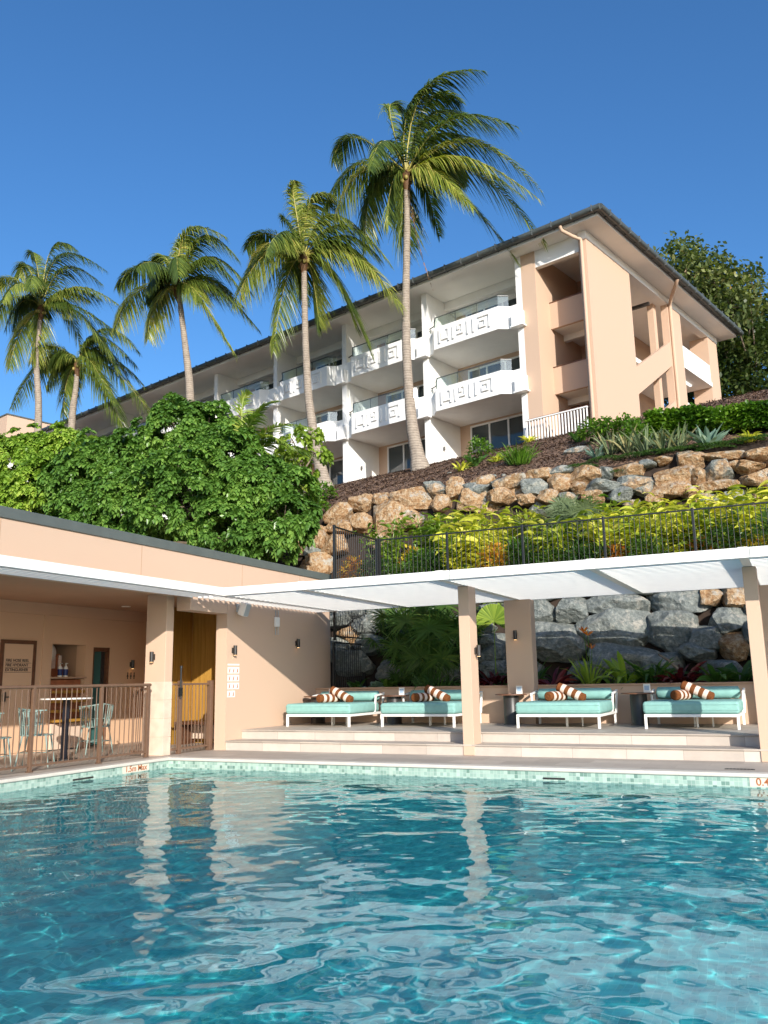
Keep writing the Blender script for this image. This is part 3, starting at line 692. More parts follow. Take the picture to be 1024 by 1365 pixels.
# ---------------------------------------------------------------- pergola
pg = tag(empty('pergola', (-4.86, 13.27, 0)), 'white slatted pergola on peach posts over the daybed platform', 'pergola')
m = MB(); m.box(-8.94, 9, 12.0, 12.06, 2.70, 2.84); P(m, 'front_beam', SLAT, pg, .004)
m = MB(); m.box(-8.94, -8.88, -6, 11.998, 2.70, 2.84); P(m, 'side_beam', SLAT, pg, .004)
m = MB(); m.box(-9.58, 9, 16.38, 16.44, 2.72, 2.84); P(m, 'rear_beam', SLAT, pg, .004)
for x in (-7.35, -4.86, -2.52, -.50, 2.0, 4.3, 6.6):
    m = MB(); m.box(x-.06, x+.06, 12.062, 16.378, 2.712, 2.855); P(m, 'rafter', SLAT, pg)
m = MB(); m.box(-9.01, -8.942, 12.0, 16.378, 2.712, 2.80); P(m, 'rafter', SLAT, pg)
edges = [-9.58, -7.35, -4.86, -2.52, -.50, 2.0, 4.3, 6.6, 9.0]
for x0, x1 in zip(edges[:-1], edges[1:]):
    m = MB(); y = 12.11
    while y < 16.36:
        m.box(x0+.062, x1-.062, y, y+.018, 2.706, 2.774); y += .158
    P(m, 'slat_panel', SLAT, pg)
m = MB(); x = -9.56
while x < -8.95: m.box(x, x+.018, -6, 11.99, 2.706, 2.774); x += .12
P(m, 'slat_panel', SLAT, pg)
for x in (-4.66, -.42, 3.9): m = MB(); m.box(x, x+.006, 11.997, 11.9995, 2.70, 2.84); P(m, 'beam_joint', GUTTER, pg)
for x in (-4.95, -.58, 3.9, 8.3):
    m = MB(); m.box(x, x+.185, 13.1, 13.45, .002, 2.708); P(m, 'post', PEACH, pg, .006)

# planter wall and piers
pw_ = tag(empty('planter_wall', (-4, 16.5, .335)), 'low peach planter wall with piers behind the daybeds', 'wall')
m = MB(); m.box(-9.598, 14, 16.4, 16.6, -.5, 1.02); P(m, 'wall', PEACH, pw_)
m = MB(); m.box(-9.597, 14, 16.37, 16.61, 1.02, 1.06); P(m, 'capping', PEACHD, pw_, .004)
for x in (-5.12, -.62, 3.9): m = MB(); m.box(x, x+.53, 16.1, 16.398, .336, 2.71); P(m, 'pier', PEACH, pw_, .006)

# daybeds
def daybed(w, label):
    r = empty('daybed', (0, 0, 0)); tag(r, label, 'daybed', 'teal daybeds on the platform')
    m = MB(); m.box(0, w, 0, .05, .19, .235); m.box(0, w, 1.42, 1.47, .19, .235); m.box(0, .05, .051, 1.419, .19, .235); m.box(w-.05, w, .051, 1.419, .19, .235)
    for k in range(8): m.box(.051, w-.051, .12+.16*k, .19+.16*k, .195, .225)
    m.build('frame', SLAT, r, .004)
    for x in (0, w-.04):
        for y in (0.002, 1.428): m = MB(); m.box(x, x+.04, y, y+.04, 0, .189); m.build('leg', SLAT, r)
    for x in (w*.5-.02, w*.5+.02+.25): m = MB(); m.box(x-.012, x+.012, .70, .73, 0, .189); m.build('leg', SLAT, r)
    for y in (.003,): m = MB(); m.box(w*.52, w*.52+.03, y+.5, y+.53, 0, .189); m.build('leg', SLAT, r)
    for s, x in ((-1, -.02), (1, w-.02)):
        m = MB(); m.bar((x+.02, 1.44, .2), (x+.02+.03*s, 1.46, .62), .04); m.bar((x+.02+.028*s, 1.46, .6), (x+.02+.028*s, 1.1, .56), .035); m.bar((x+.02+.028*s, 1.1, .575), (x+.02, 1.1, .236), .035)
        m.build('armrest', SLAT, r, .004)
    def cushion(name, x0, x1, y0, y1, z0, z1, rad):
        # pillow-edged block built as a rounded superellipse box
        nx, ny, nz = 22, 16, 7; V = []; Fq = []
        m = MB(); m.box(x0, x1, y0, y1, z0, z1); o = m.build(name, TEAL, r); b = o.modifiers.new('b', 'BEVEL'); b.width = rad; b.segments = 4; b.limit_method = 'NONE'
        for p in o.data.polygons: p.use_smooth = True
        return o
    c = cushion('mattress', -.015, w+.015, -.02, 1.30, .238, .44, .055)
    m = MB()
    for z in (.30, .385): m.tube([(-.0, -.022, z), (w, -.022, z)], .005, 6)
    m.build('piping', TEAL, c)
    m = MB(); pts = [(x, 1.36, .55) for x in np.linspace(.06, w-.06, 9)]
    m.tube([(.03, 1.36, .55)]+pts+[(w-.03, 1.36, .55)], [.05]+[.105]*9+[.05], 20); o = m.build('back_bolster', TEAL, r)
    return r
def bolster(L=.52, rad=.088, label=None):
    r = empty('bolster_cushion', (0, 0, 0))
    n = 8; e = np.linspace(-L/2, L/2, n)
    m = MB(); xs_ = []; 
    for k in range(n-1):
        rr = rad*(.94 if k in (0, n-2) else 1)
        m.tube([(e[k], 0, 0), ((e[k]+e[k+1])/2, 0, 0), (e[k+1], 0, 0)], [rad*.965, rr*1.01, rad*.965], 20, k % 2, cap=False)
    m.build('cover', [RUST, CREAM], r)
    for s in (-1, 1): m = MB(); m.tube([(s*L/2, 0, 0), (s*(L/2+.018), 0, 0)], [rad*.965, rad*.7], 20); m.tube([(s*(L/2+.018), 0, 0), (s*(L/2+.024), 0, 0)], [.02, .01], 10); m.build('end_cap', RUST, r)
    return r
b0 = bolster()
tb = empty('side_table', (0, 0, 0))
m = MB(); m.cyl((0, 0), .30, .545, .565, 36); m.build('table_top', TIMBERD, tb, .004); m = MB(); m.tube([(0, 0, 0), (0, 0, .02), (0, 0, .544)], [.17, .15, .15], 28); m.build('pedestal', DARK, tb)
names = ['leftmost', 'second', 'third', 'rightmost']
bedx = [(-9.29, 1.43, 14.69), (-7.24, 1.50, 14.80), (-4.55, 1.46, 14.73), (-2.37, 1.46, 14.76)]
tabx = [-9.23, -7.45, -4.98, -2.62]
nb = 0
for k, (x, w_, y) in enumerate(bedx):
    lb = ['leftmost teal daybed, nearest the sunlit peach wall', 'second teal daybed, partly hidden behind the middle post', 'third teal daybed, just right of the middle post', 'rightmost teal daybed, beside the leaning right post'][k]
    d = daybed(w_, lb); d.location = (x, y, .336)
    for j in range(2):
        c = b0 if nb == 0 else copy_tree(b0); nb += 1
        if j == 0:
            c.location = (x+w_*.36, y+.80, .336+.44+.085); c.rotation_euler = (0, .0, 1.25)
        else:
            c.location = (x+w_*.53, y+.92, .336+.44+.145); c.rotation_euler = (0, .42, -.12)
        tag(c, ('lower' if j == 0 else 'upper leaning')+' rust and cream striped bolster on the '+['daybed by the sunlit peach wall', 'daybed behind the middle post', 'daybed right of the middle post', 'daybed by the right post'][k], 'bolster cushion', 'striped bolsters on the daybeds')
    c = tb if k == 0 else copy_tree(tb); c.location = (tabx[k], 15.85, .336)
    tag(c, 'dark round side table '+['in the corner left of the first daybed', 'between the first and second daybeds', 'between the second and third daybeds', 'between the third and fourth daybeds'][k], 'side table', 'side tables between the daybeds')
    r = empty('menu_stand', (tabx[k]+(.15 if k else .3), 15.9, .336+.566)); tag(r, 'small pale printed card standing on the side table '+['left of the first daybed', 'before the second daybed', 'before the third daybed', 'before the fourth daybed'][k], 'card stand', 'card stands on the side tables')
    m = MB(); m.box(-.06, .06, 0, .012, 0, .15); m.build('card', SIGNW, r); m = MB(); m.box(-.042, .042, -.003, 0, .04, .12); m.build('printed_panel', flat('pale_blue_print', (.35, .48, .62)), r)

# ---------------------------------------------------------------- black fences on the terrace
fb = tag(empty('terrace_fence', (-4, 18.9, 3.5)), 'black tubular fence running along the terrace above the pergola', 'fence')
bal_fence(fb, (-9.2, 18.9), (14, 18.9), 3.48, 4.68, [0, 1.83, 3.72, 5.6, 7.5, 9.4, 11.3, 13.2, 15.1, 17, 18.9], BLACK, .115, .0085, .055, .04, flatbar=True)
fb = tag(empty('side_fence', (-9.22, 17.7, .95)), 'tall black fence stepping back from the end of the peach wall', 'fence')
bal_fence(fb, (-9.24, 16.62), (-9.24, 18.84), 3.4, 4.68, [0, 2.2], BLACK, .10, .0085, .055, .04, flatbar=True)
bal_fence(fb, (-9.30, 16.66), (-9.30, 18.2), .95, 2.05, [0, 1.5], BLACK, .10, .0085, .05, flatbar=True)
bal_fence(fb, (-9.27, 16.66), (-9.27, 18.6), 2.1, 3.36, [0, 1.9], BLACK, .10, .0085, .05, flatbar=True)

# ---------------------------------------------------------------- hotel
HA = math.radians(-14.621); GZ = 10.75
BXv = np.array([math.cos(HA), math.sin(HA), 0]); BYv = np.array([-math.sin(HA), math.cos(HA), 0]); HQ = np.array([-10.45, 33.96, GZ])
hotel = tag(empty('hotel_building', HQ, HA), 'three storey white and peach hotel with zigzag relief balconies under a dark eave', 'hotel')
def H(mb, name, mat, par=None, bevel=0):
    mb.v = [(a, b, c-GZ) for a, b, c in mb.v]; return mb.build(name, mat, par or hotel, bevel)
NB = 9; PIT = 5.33
m = MB(); m.box(-47.5, 1.05, 2.9, 15.9, 9.0, 19.7); H(m, 'rear_block', PEACH)
def seg_panel(m, pts, z0, z1, th):
    """upright wall of thickness th following plan points"""
    n = len(pts); off = []
    for i, p in enumerate(pts):
        a = np.array(pts[max(i-1, 0)]); b = np.array(pts[min(i+1, n-1)]); d = (b-a)/np.linalg.norm(b-a); off.append((p[0]-d[1]*th, p[1]+d[0]*th))
    for i in range(n-1):
        m.prism([pts[i], pts[i+1], off[i+1], off[i]], z0, z1)
REL = [(.02, 0, .02, 1), (.02, 1, .05, 1), (.065, .2, .065, .78), (.065, .2, .2, .2), (.2, 0, .2, .95), (.14, .95, .2, .95), (.29, 0, .29, .95), (.29, .95, .33, .95), (.36, .95, .47, .95), (.47, .22, .47, .95), (.36, .22, .47, .22), (.38, .6, .43, .6), (.38, .6, .38, .95),
       (.57, 0, .57, 1), (.54, 1, .57, 1), (.68, 0, .68, 1), (.65, 1, .68, 1), (.76, 1, .98, 1), (.98, 0, .98, 1), (.80, .66, .90, .66), (.90, .15, .90, .66), (.80, .15, .90, .15), (.80, .15, .80, .42)]
for i in range(NB+1):
    u = .75-PIT*i
    m = MB(); m.box(u, u+.30, .4, 2.899, 9.0, 19.72); fin = H(m, 'fin_wall', WHITE)
    for zz in (13.45, 16.48):
        m = MB(); m.box(u-.14, u+.36, .1, .398, zz-.06, zz+.62); m.box(u-.20, u+.44, .06, .398, zz-.12, zz-.061)
        H(m, 'stepped_corbel', WHITE, fin)
for i in range(NB):
    o = -PIT*i
    for fl, zz in ((1, 13.45), (2, 16.48)):
        front = [(-3.98+o, .4), (-3.6+o, 0), (0+o, 0), (.4+o, .4)]
        m = MB(); m.prism([(-4.27+o, .401), (-3.97+o, .401), (-3.58+o, .02), (-.02+o, .02), (.39+o, .401), (.748+o, .401), (.748+o, 2.898), (-4.27+o, 2.898)], zz, zz+.24)
        bal = H(m, 'balcony', WHITE)
        m = MB(); seg_panel(m, [(-4.27+o, .4)]+front+[(.748+o, .4)], zz-.03, zz+1.05, .13); H(m, 'parapet', WHITE, bal)
        m = MB(); s0, sw, t0, th_ = -3.28+o, 2.9, zz+.24, .60
        for a, b, c, d in REL:
            if a == c: m.box(s0+a*sw-.036, s0+a*sw+.036, -.075, .0, t0+b*th_-.035, t0+d*th_+.035)
            else: m.box(s0+min(a, c)*sw+.037, s0+max(a, c)*sw-.037, -.074, .0, t0+b*th_-.035, t0+b*th_+.035)
        H(m, 'relief_pattern', WHITE, bal)
        m = MB(); seg_panel(m, [(-3.85+o, .42), (-3.55+o, .1), (-.05+o, .1), (.30+o, .46)], zz+1.06, zz+1.58, .012); H(m, 'glass_panel', GLASS, bal)
        m = MB(); q = [(-4.2+o, .5, zz+1.35), (-3.85+o, .43, zz+1.38), (-3.85+o, .43, zz+1.6), (-3.55+o, .1, zz+1.6), (-.05+o, .1, zz+1.6), (.30+o, .46, zz+1.6)]
        for a, b in zip(q[:-1], q[1:]): m.bar(a, b, .05, .035)
        for uu in (-3.85, -2.4, -1.2): m.bar((uu+o, .12 if uu > -3.6 else .43, zz+1.05), (uu+o, .12 if uu > -3.6 else .43, zz+1.6), .025)
        H(m, 'handrail', GUTTER, bal)
    for z0 in (10.8, 13.69, 16.72):
        zt = z0+2.52
        m = MB(); m.box(-3.62+o, -.33+o, 2.80, 2.898, z0, z0+.06); m.box(-3.62+o, -.33+o, 2.80, 2.898, zt-.08, zt)
        for uu in (-3.62, -2.56, -1.50, -.41): m.box(uu+o, uu+o+.08, 2.80, 2.898, z0+.061, zt-.081)
        d = H(m, 'sliding_door', WHITE)
        for uu in (-3.53, -2.47, -1.41):
            m = MB(); m.box(uu+o, uu+o+.96, 2.84, 2.86, z0+.061, zt-.081); H(m, 'pane', DGLASS, d)
    m = MB(); m.box(-4.27+o, .748+o, 1.9, 2.15, 19.3, 19.72); m.box(-4.27+o, .748+o, 2.5, 2.898, 19.25, 19.72); H(m, 'ceiling_beam', WHITE)
    if i < 3:
        m = MB(); m.cyl((-4.2+o, 1.4), .05, 11.95, 12.12, 8); m.cyl((-4.2+o, 1.4), .05, 14.95, 15.1, 8); H(m, 'wall_lamp', DARK)
# lobby / stair end
m = MB(); m.box(1.051, 1.75, .4, 4.6, 9.0, 19.72); H(m, 'lobby_wall', PEACH)
m = MB(); m.box(1.751, 3.949, 4.4, 4.6, 9.0, 19.72); H(m, 'lobby_wall', PEACH)
for zz in (13.35, 16.4):
    m = MB(); m.box(1.751, 3.949, 1.55, 1.70, zz, zz+1.22); pp = H(m, 'lobby_parapet', PEACH)
    m = MB(); m.box(1.751, 3.949, 1.53, 1.72, zz+1.221, zz+1.265); H(m, 'coping', TIMBERD, pp)
    m = MB(); m.box(1.751, 3.949, 1.701, 4.399, zz+.05, zz+.25).box(1.751, 3.949, 2.7, 2.95, zz-.22, zz+.049); H(m, 'lobby_slab', SOFFIT)
    m = MB(); m.cyl((2.9, 3.6), .07, zz-.22, zz+.05, 12); H(m, 'ceiling_lamp', DARK)
m = MB(); m.box(1.751, 3.949, .45, .70, 18.95, 19.72); H(m, 'lobby_beam', SOFFIT)
m = MB(); m.box(3.95, 4.3, .3, 4.55, 9.0, 19.35); H(m, 'corner_wall', PEACH)
m = MB(); m.box(3.93, 4.32, .28, 16.0, 19.352, 19.72); H(m, 'perimeter_beam', SOFFIT)
m = MB(); m.box(3.95, 4.3, 8.95, 10.6, 9.0, 19.35); H(m, 'pier', PEACH)
m = MB(); m.box(3.5, 3.8, 8.35, 8.7, 9.0, 19.35); H(m, 'pier', PEACH)
m = MB(); m.box(3.3, 4.3, 14.5, 15.9, 9.0, 19.35); H(m, 'pier', PEACH)
for dz in (0, -3.05):
    m = MB(); m.profile([(4.551, 13.5+dz), (8.949, 16.1+dz), (8.949, 17.36+dz), (4.551, 14.8+dz)], 0, 4.12, 4.28); H(m, 'stair_parapet', PEACH)
    m = MB(); m.profile([(4.61, 13.7+dz), (8.9, 16.2+dz), (8.9, 16.45+dz), (4.61, 13.95+dz)], 0, 2.9, 4.1); H(m, 'stair_flight', CONC)
for zz in (13.4, 16.45):
    m = MB(); m.box(1.06, 4.34, 10.62, 14.49, zz, zz+.25); H(m, 'landing_slab', SOFFIT)
    m = MB(); m.box(4.14, 4.28, 10.601, 14.499, zz+.251, zz+1.24); H(m, 'landing_parapet', WHITE)
    m = MB(); m.box(1.06, 2.85, 4.61, 10.6, zz, zz+.24); H(m, 'landing_slab', SOFFIT)
    m = MB(); m.box(3.5, 3.6, 11.3, 13.4, zz-.07, zz-.002); H(m, 'tube_light', TUBE)
    m = MB(); m.box(2.6, 2.66, 4.8, 8.2, zz+1.2, zz+1.26)
    for k in range(12): m.box(2.62, 2.64, 4.8+.3*k, 4.83+.3*k, zz+.25, zz+1.2)
    H(m, 'stair_railing', TIMBERD)
m = MB(); m.cyl((2.5, 6.3), .09, 19.45, 19.7, 12).box(2.9, 3.9, 7.6, 7.75, 19.0, 19.15); H(m, 'ceiling_lamp', DARK)
# white picket railing at the lobby
m = MB()
for k in range(21): m.box(1.12+.14*k, 1.17+.14*k, .02, .06, 10.7, 11.9)
m.box(1.05, 3.98, -.01, .09, 10.72, 10.80); m.box(1.05, 3.98, -.01, .09, 11.9, 11.95); rl = H(m, 'picket_railing', WHITE)
m = MB(); m.box(1.05, 3.98, .30, .36, 12.02, 12.08).box(1.06, 1.10, .30, .36, 10.7, 12.02).box(2.5, 2.54, .30, .36, 10.7, 12.02); H(m, 'handrail', TIMBERD, rl)
# roof
m = MB(); m.box(-48.5, 5.22, -.42, 16.6, 19.722, 19.86); H(m, 'soffit', SOFFIT)
m = MB(); a = (-48.6, 5.34, -.54, 16.72)
m.add([(a[0], a[2], 19.861), (a[1], a[2], 19.861), (a[1], a[3], 19.861), (a[0], a[3], 19.861), (a[0], a[2], 20.06), (a[1], a[2], 20.06), (a[1], a[3], 20.06), (a[0], a[3], 20.06), (-41, 8, 21.9), (-2.5, 8, 21.9)],
      [(0, 3, 2, 1), (0, 1, 5, 4), (1, 2, 6, 5), (2, 3, 7, 6), (3, 0, 4, 7), (4, 5, 9, 8), (5, 6, 9), (6, 7, 8, 9), (7, 4, 8)]); rf = H(m, 'roof', ROOF)
m = MB()
for p, q in (((-48.6, -.62), (5.45, -.62)), ((5.45, -.62), (5.45, 16.8))):
    m.tube([(*p, 19.95), (*q, 19.95)], .135, 12)
H(m, 'gutter', GUTTER, rf)
for k in range(58): m = MB(); m.box(5.1-.93*k, 5.14-.93*k, -.759, -.44, 19.81, 20.088); H(m, 'gutter_bracket', ROOF, rf)
for k in range(18): m = MB(); m.box(5.28, 5.589, .1+.95*k, .14+.95*k, 19.81, 20.088); H(m, 'gutter_bracket', ROOF, rf)
m = MB(); m.tube([(3.6, -.6, 19.8), (3.62, -.5, 19.62), (3.9, -.1, 19.42), (4.12, .19, 19.32), (4.13, .2, 19.1), (4.13, .2, 10.6)], .075, 10); H(m, 'downpipe', PEACH)
m = MB(); m.tube([(5.4, 7.6, 19.82), (5.3, 7.7, 19.66), (4.8, 8.4, 19.5), (4.40, 9.05, 19.35), (4.39, 9.1, 19.1), (4.39, 9.1, 10.6)], .085, 10); H(m, 'downpipe', PEACH)
# neighbouring block
q = at(10, 551, 64)
nbk = tag(empty('peach_block', (q[0], q[1], 10), HA), 'plain peach building end with dark roof edge behind the hotel at far left', 'building')
m = MB(); m.box(-14, 0, 0, 12, 0, q[2]-10.15); m.build('wall', PEACH, nbk)
m = MB(); m.box(-14.1, .1, -.1, 12.1, q[2]-10.149, q[2]-10.0); m.build('roof_edge', CHARC, nbk)

# ---------------------------------------------------------------- boulders
def boulder_verts(hx, hy, hz, rng, sub=4):
    import bmesh
    key = sub
    if key not in _ico:
        bm = bmesh.new(); bmesh.ops.create_icosphere(bm, subdivisions=sub, radius=1)
        _ico[key] = (np.array([v.co[:] for v in bm.verts]), np.array([[v.index for v in f.verts] for f in bm.faces])); bm.free()
    V, Fc = _ico[key]
    p = 6; r = (np.abs(V)**p).sum(1)**(-1/p); W = V*r[:, None]
    for k in range(13):
        n = rng.normal(size=3); n /= np.linalg.norm(n); h = rng.uniform(.70, 1.05); d = W@n-h; W = W-np.where(d > 0, d, 0)[:, None]*n*.985
    for fq, am in ((2.2, .06), (5, .03), (11, .018), (23, .010)):
        ph = rng.uniform(0, 6.28, 3); K = rng.normal(size=(3, 3))*fq
        W = W+V*(np.sin(W@K[0]+ph[0])*np.sin(W@K[1]+ph[1])*am)[:, None]
    return W*np.array([hx, hy, hz]), Fc
_ico = {}
def boulder(name, c, hx, hy, hz, hue, par, rng, rot=0.):
    V, Fc = boulder_verts(hx, hy, hz, rng)
    a = rot; Rm = np.array([[math.cos(a), 0, math.sin(a)], [0, 1, 0], [-math.sin(a), 0, math.cos(a)]]); V = V@Rm.T
    o = npmesh(name, V, Fc, ROCK, np.full(len(V), hue), par, smooth=False)
    o.location = (c[0]-par.location[0], c[1]-par.location[1], c[2]-par.location[2]) if par else c
    return o
def on_slope(px, py, y0, z0, k):
    d = ray(px, py); t = ((y0-CAM[1])+k*(CAM[2]-z0))/(d[1]-k*d[2]); return CAM+d*t
br = np.random.default_rng(21)
bw = tag(empty('boulder_wall', (-3, 22.7, 4.2)), 'upper retaining wall of orange and grey boulders holding the mulch slope', 'boulder wall')
up = []
for cx, cy, w_, h_, hue in ((170,270,125,75,.55),(265,230,95,70,.75),(350,215,85,52,.7),(480,210,180,85,.6),(585,170,95,62,.35),(675,165,80,88,.8),(755,170,112,48,.25),(780,135,92,40,.75),(895,145,142,74,.45),(990,165,60,64,.2),(725,215,122,84,.55),(855,200,112,62,.6),(605,230,92,64,.6),(400,290,205,125,.6),(265,310,97,74,.8),(180,330,112,62,.8),(100,375,52,84,.85),(62,430,90,55,.3),(60,490,150,84,.65),(70,360,70,60,.7),(150,400,120,80,.6),(480,300,90,70,.5),(330,390,90,70,.6),(20,400,70,80,.6)):
    up.append((400+cx/3.2, 600+cy/3.2, w_/3.2, h_/3.2, hue))
for cx, cy, w_, h_, hue in ((50,175,122,48,.85),(50,225,112,66,.15),(145,203,92,78,.7),(150,150,92,34,.35),(255,175,134,76,.8),(225,225,64,44,.85),(325,220,142,54,.3),(350,165,52,50,.2),(440,150,145,52,.55),(475,205,152,64,.4),(410,255,114,64,.2),(510,235,96,48,.3),(620,235,142,66,.65),(632,180,154,74,.85),(690,110,114,74,.45),(585,110,72,34,.7),(735,180,66,64,.5),(812,158,114,84,.35),(842,90,172,44,.9),(868,132,84,34,.8),(800,212,172,44,.6),(945,142,112,54,.6),(985,188,152,64,.75),(985,90,92,54,.6),(1080,120,110,70,.6),(1090,200,120,70,.4),(15,270,72,54,.6),(95,268,92,54,.65),(280,270,92,50,.6),(190,275,80,50,.4),(520,120,60,34,.1),(700,240,90,50,.5),(560,260,90,50,.5)):
    up.append((700+cx/3.16, 580+cy/3.16, w_/3.16, h_/3.16, hue))
for px, py, w_, h_, hue in up:
    c = on_slope(px, py, 22.68, 4.25, .4); dist = (R@(c-CAM))[2]; s = dist/F
    hx, hz = w_*s*.56, h_*s*.60
    boulder('boulder', c, hx, br.uniform(.30, .42), hz, hue+br.normal(0, .05), bw, br, br.normal(0, .05))
for k in range(18):
    c = on_slope(br.uniform(520, 1040), br.uniform(655, 700), 22.9, 4.25, .4); boulder('boulder', c, br.uniform(.2, .4), .25, br.uniform(.15, .28), br.uniform(.2, .8), bw, br)
lw = tag(empty('boulder_wall', (-4, 18.0, .95)), 'lower retaining wall of big grey boulders shaded by the pergola', 'boulder wall')
low = []
for cx, cy, w_, h_, hue in ((220,205,104,100,.1),(330,195,104,90,.1),(490,178,196,84,.15),(478,262,236,136,.05),(712,172,206,96,.2),(828,150,72,64,.75),(905,158,92,86,.5),(885,238,146,86,.1),(672,282,178,138,.05),(812,292,134,96,.0),(280,315,186,144,.1),(520,385,214,140,.05),(772,348,114,66,.0),(912,325,106,90,.85),(35,205,92,70,.2),(22,262,70,54,.2),(40,308,104,56,.1),(50,352,104,60,.1),(60,410,110,64,.1),(150,420,130,80,.1),(380,420,110,70,.05),(650,400,130,90,.1),(860,420,140,80,.1),(980,290,100,110,.2),(985,200,90,90,.3),(1060,240,130,150,.1),(1060,380,130,110,.1),(400,110,160,70,.2),(600,110,160,60,.2),(250,120,150,70,.2),(780,90,150,60,.4),(950,90,150,70,.4),(100,140,130,70,.2)):
    low.append((640+cx/2.667, 740+cy/2.667, w_/2.667, h_/2.667, hue))
for cx, cy, w_, h_, hue in ((270,205,110,60,.25),(340,200,70,56,.2),(350,240,80,50,.3),(420,225,90,50,.3),(500,205,130,60,.2),(460,270,100,60,.2),(560,240,100,70,.25),(290,260,110,70,.25),(230,300,90,60,.7),(180,240,110,60,.3),(300,330,140,70,.15),(180,350,100,80,.1),(420,330,130,90,.1),(560,330,130,90,.1),(240,400,140,80,.1),(400,420,140,80,.1),(560,420,140,80,.1),(160,190,90,50,.2),(640,270,90,80,.2)):
    low.append((440+(cx-150)*.36+0, 740+cy*.361, w_*.36, h_*.361, hue))
for px, py, w_, h_, hue in low:
    c = on_slope(px, py, 18.02, .95, .29); dist = (R@(c-CAM))[2]; s = dist/F
    boulder('boulder', c, w_*s*.56, br.uniform(.34, .46), h_*s*.58, hue+br.normal(0, .04)-.05, lw, br, br.normal(0, .06))
# loose stones on the mulch
for k, (px, py, s_, l) in enumerate(((655, 636, .16, 'pale stone lying on the mulch just above the boulder wall'), (601, 631, .12, 'small tan stone on the mulch right of the tallest palm'), (768, 602, .42, 'flat grey slab of rock half buried in the mulch near the picket railing'), (672, 634, .11, 'small cream stone on the mulch near the pale stone'))):
    p = ground_hit(px, py); o = boulder('loose_stone', p, s_, s_*.8, s_*.45, .35, None, br); tag(o, l, 'stone')

# ---------------------------------------------------------------- palms
def bez(p0, p1, p2, n):
    t = np.linspace(0, 1, n)[:, None]; L = np.linalg.norm(np.asarray(p2)-p0)
    return (1-t)**2*p0+2*t*(1-t)*p1+t*t*p2+np.array([.09, .02, -.11])*L*(t**3.5)+np.array([0, 0, .10])*L*np.sin(PI*t)
WIND = np.array([.5, .1, -.05])
def frond(lv, tubes, p0, p1, p2, nl=108, ll=.85, lw_=.057, tint=.45, droop=1.0, wind=WIND):
    C_ = bez(p0, p1, p2, 24); L = np.linalg.norm(np.diff(C_, axis=0), axis=1).sum()
    tubes.tube(list(C_[::3]), list(np.linspace(.045, .008, len(C_[::3]))), 5)
    t = np.linspace(.10, .995, nl); B = bez(p0, p1, p2, 201)[np.clip((t*200).astype(int), 0, 200)]
    T = nrm(np.gradient(bez(p0, p1, p2, 201), axis=0))[np.clip((t*200).astype(int), 0, 200)]
    side = np.cross(T, [0, 0, 1.]); side = nrm(side+RNG.normal(0, .02, side.shape)); upv = nrm(np.cross(side, T))
    roll = RNG.uniform(-.5, .5)
    for sgn in (-1, 1):
        sd = nrm(side*math.cos(roll)*sgn+upv*math.sin(roll)*sgn)
        d = nrm(T*(.45+.7*t[:, None])+sd*.9+upv*.12+RNG.normal(0, .10, T.shape)+wind*.5)
        l = ll*(np.sin(PI*(.18+.80*t))**.6)*RNG.uniform(.8, 1.1, len(t))
        tt = np.clip(tint+RNG.normal(0, .18)+RNG.normal(0, .18, len(t)), 0, 1)
        lv.add(B, d, l, lw_, droop=RNG.uniform(.7, 1.25, len(t))*droop, seg=4, tint=tt, prof=[.6, 1, .85, .5, .06], side=nrm(np.cross(d, upv+RNG.normal(0, .25, T.shape))), wind=wind*.4)
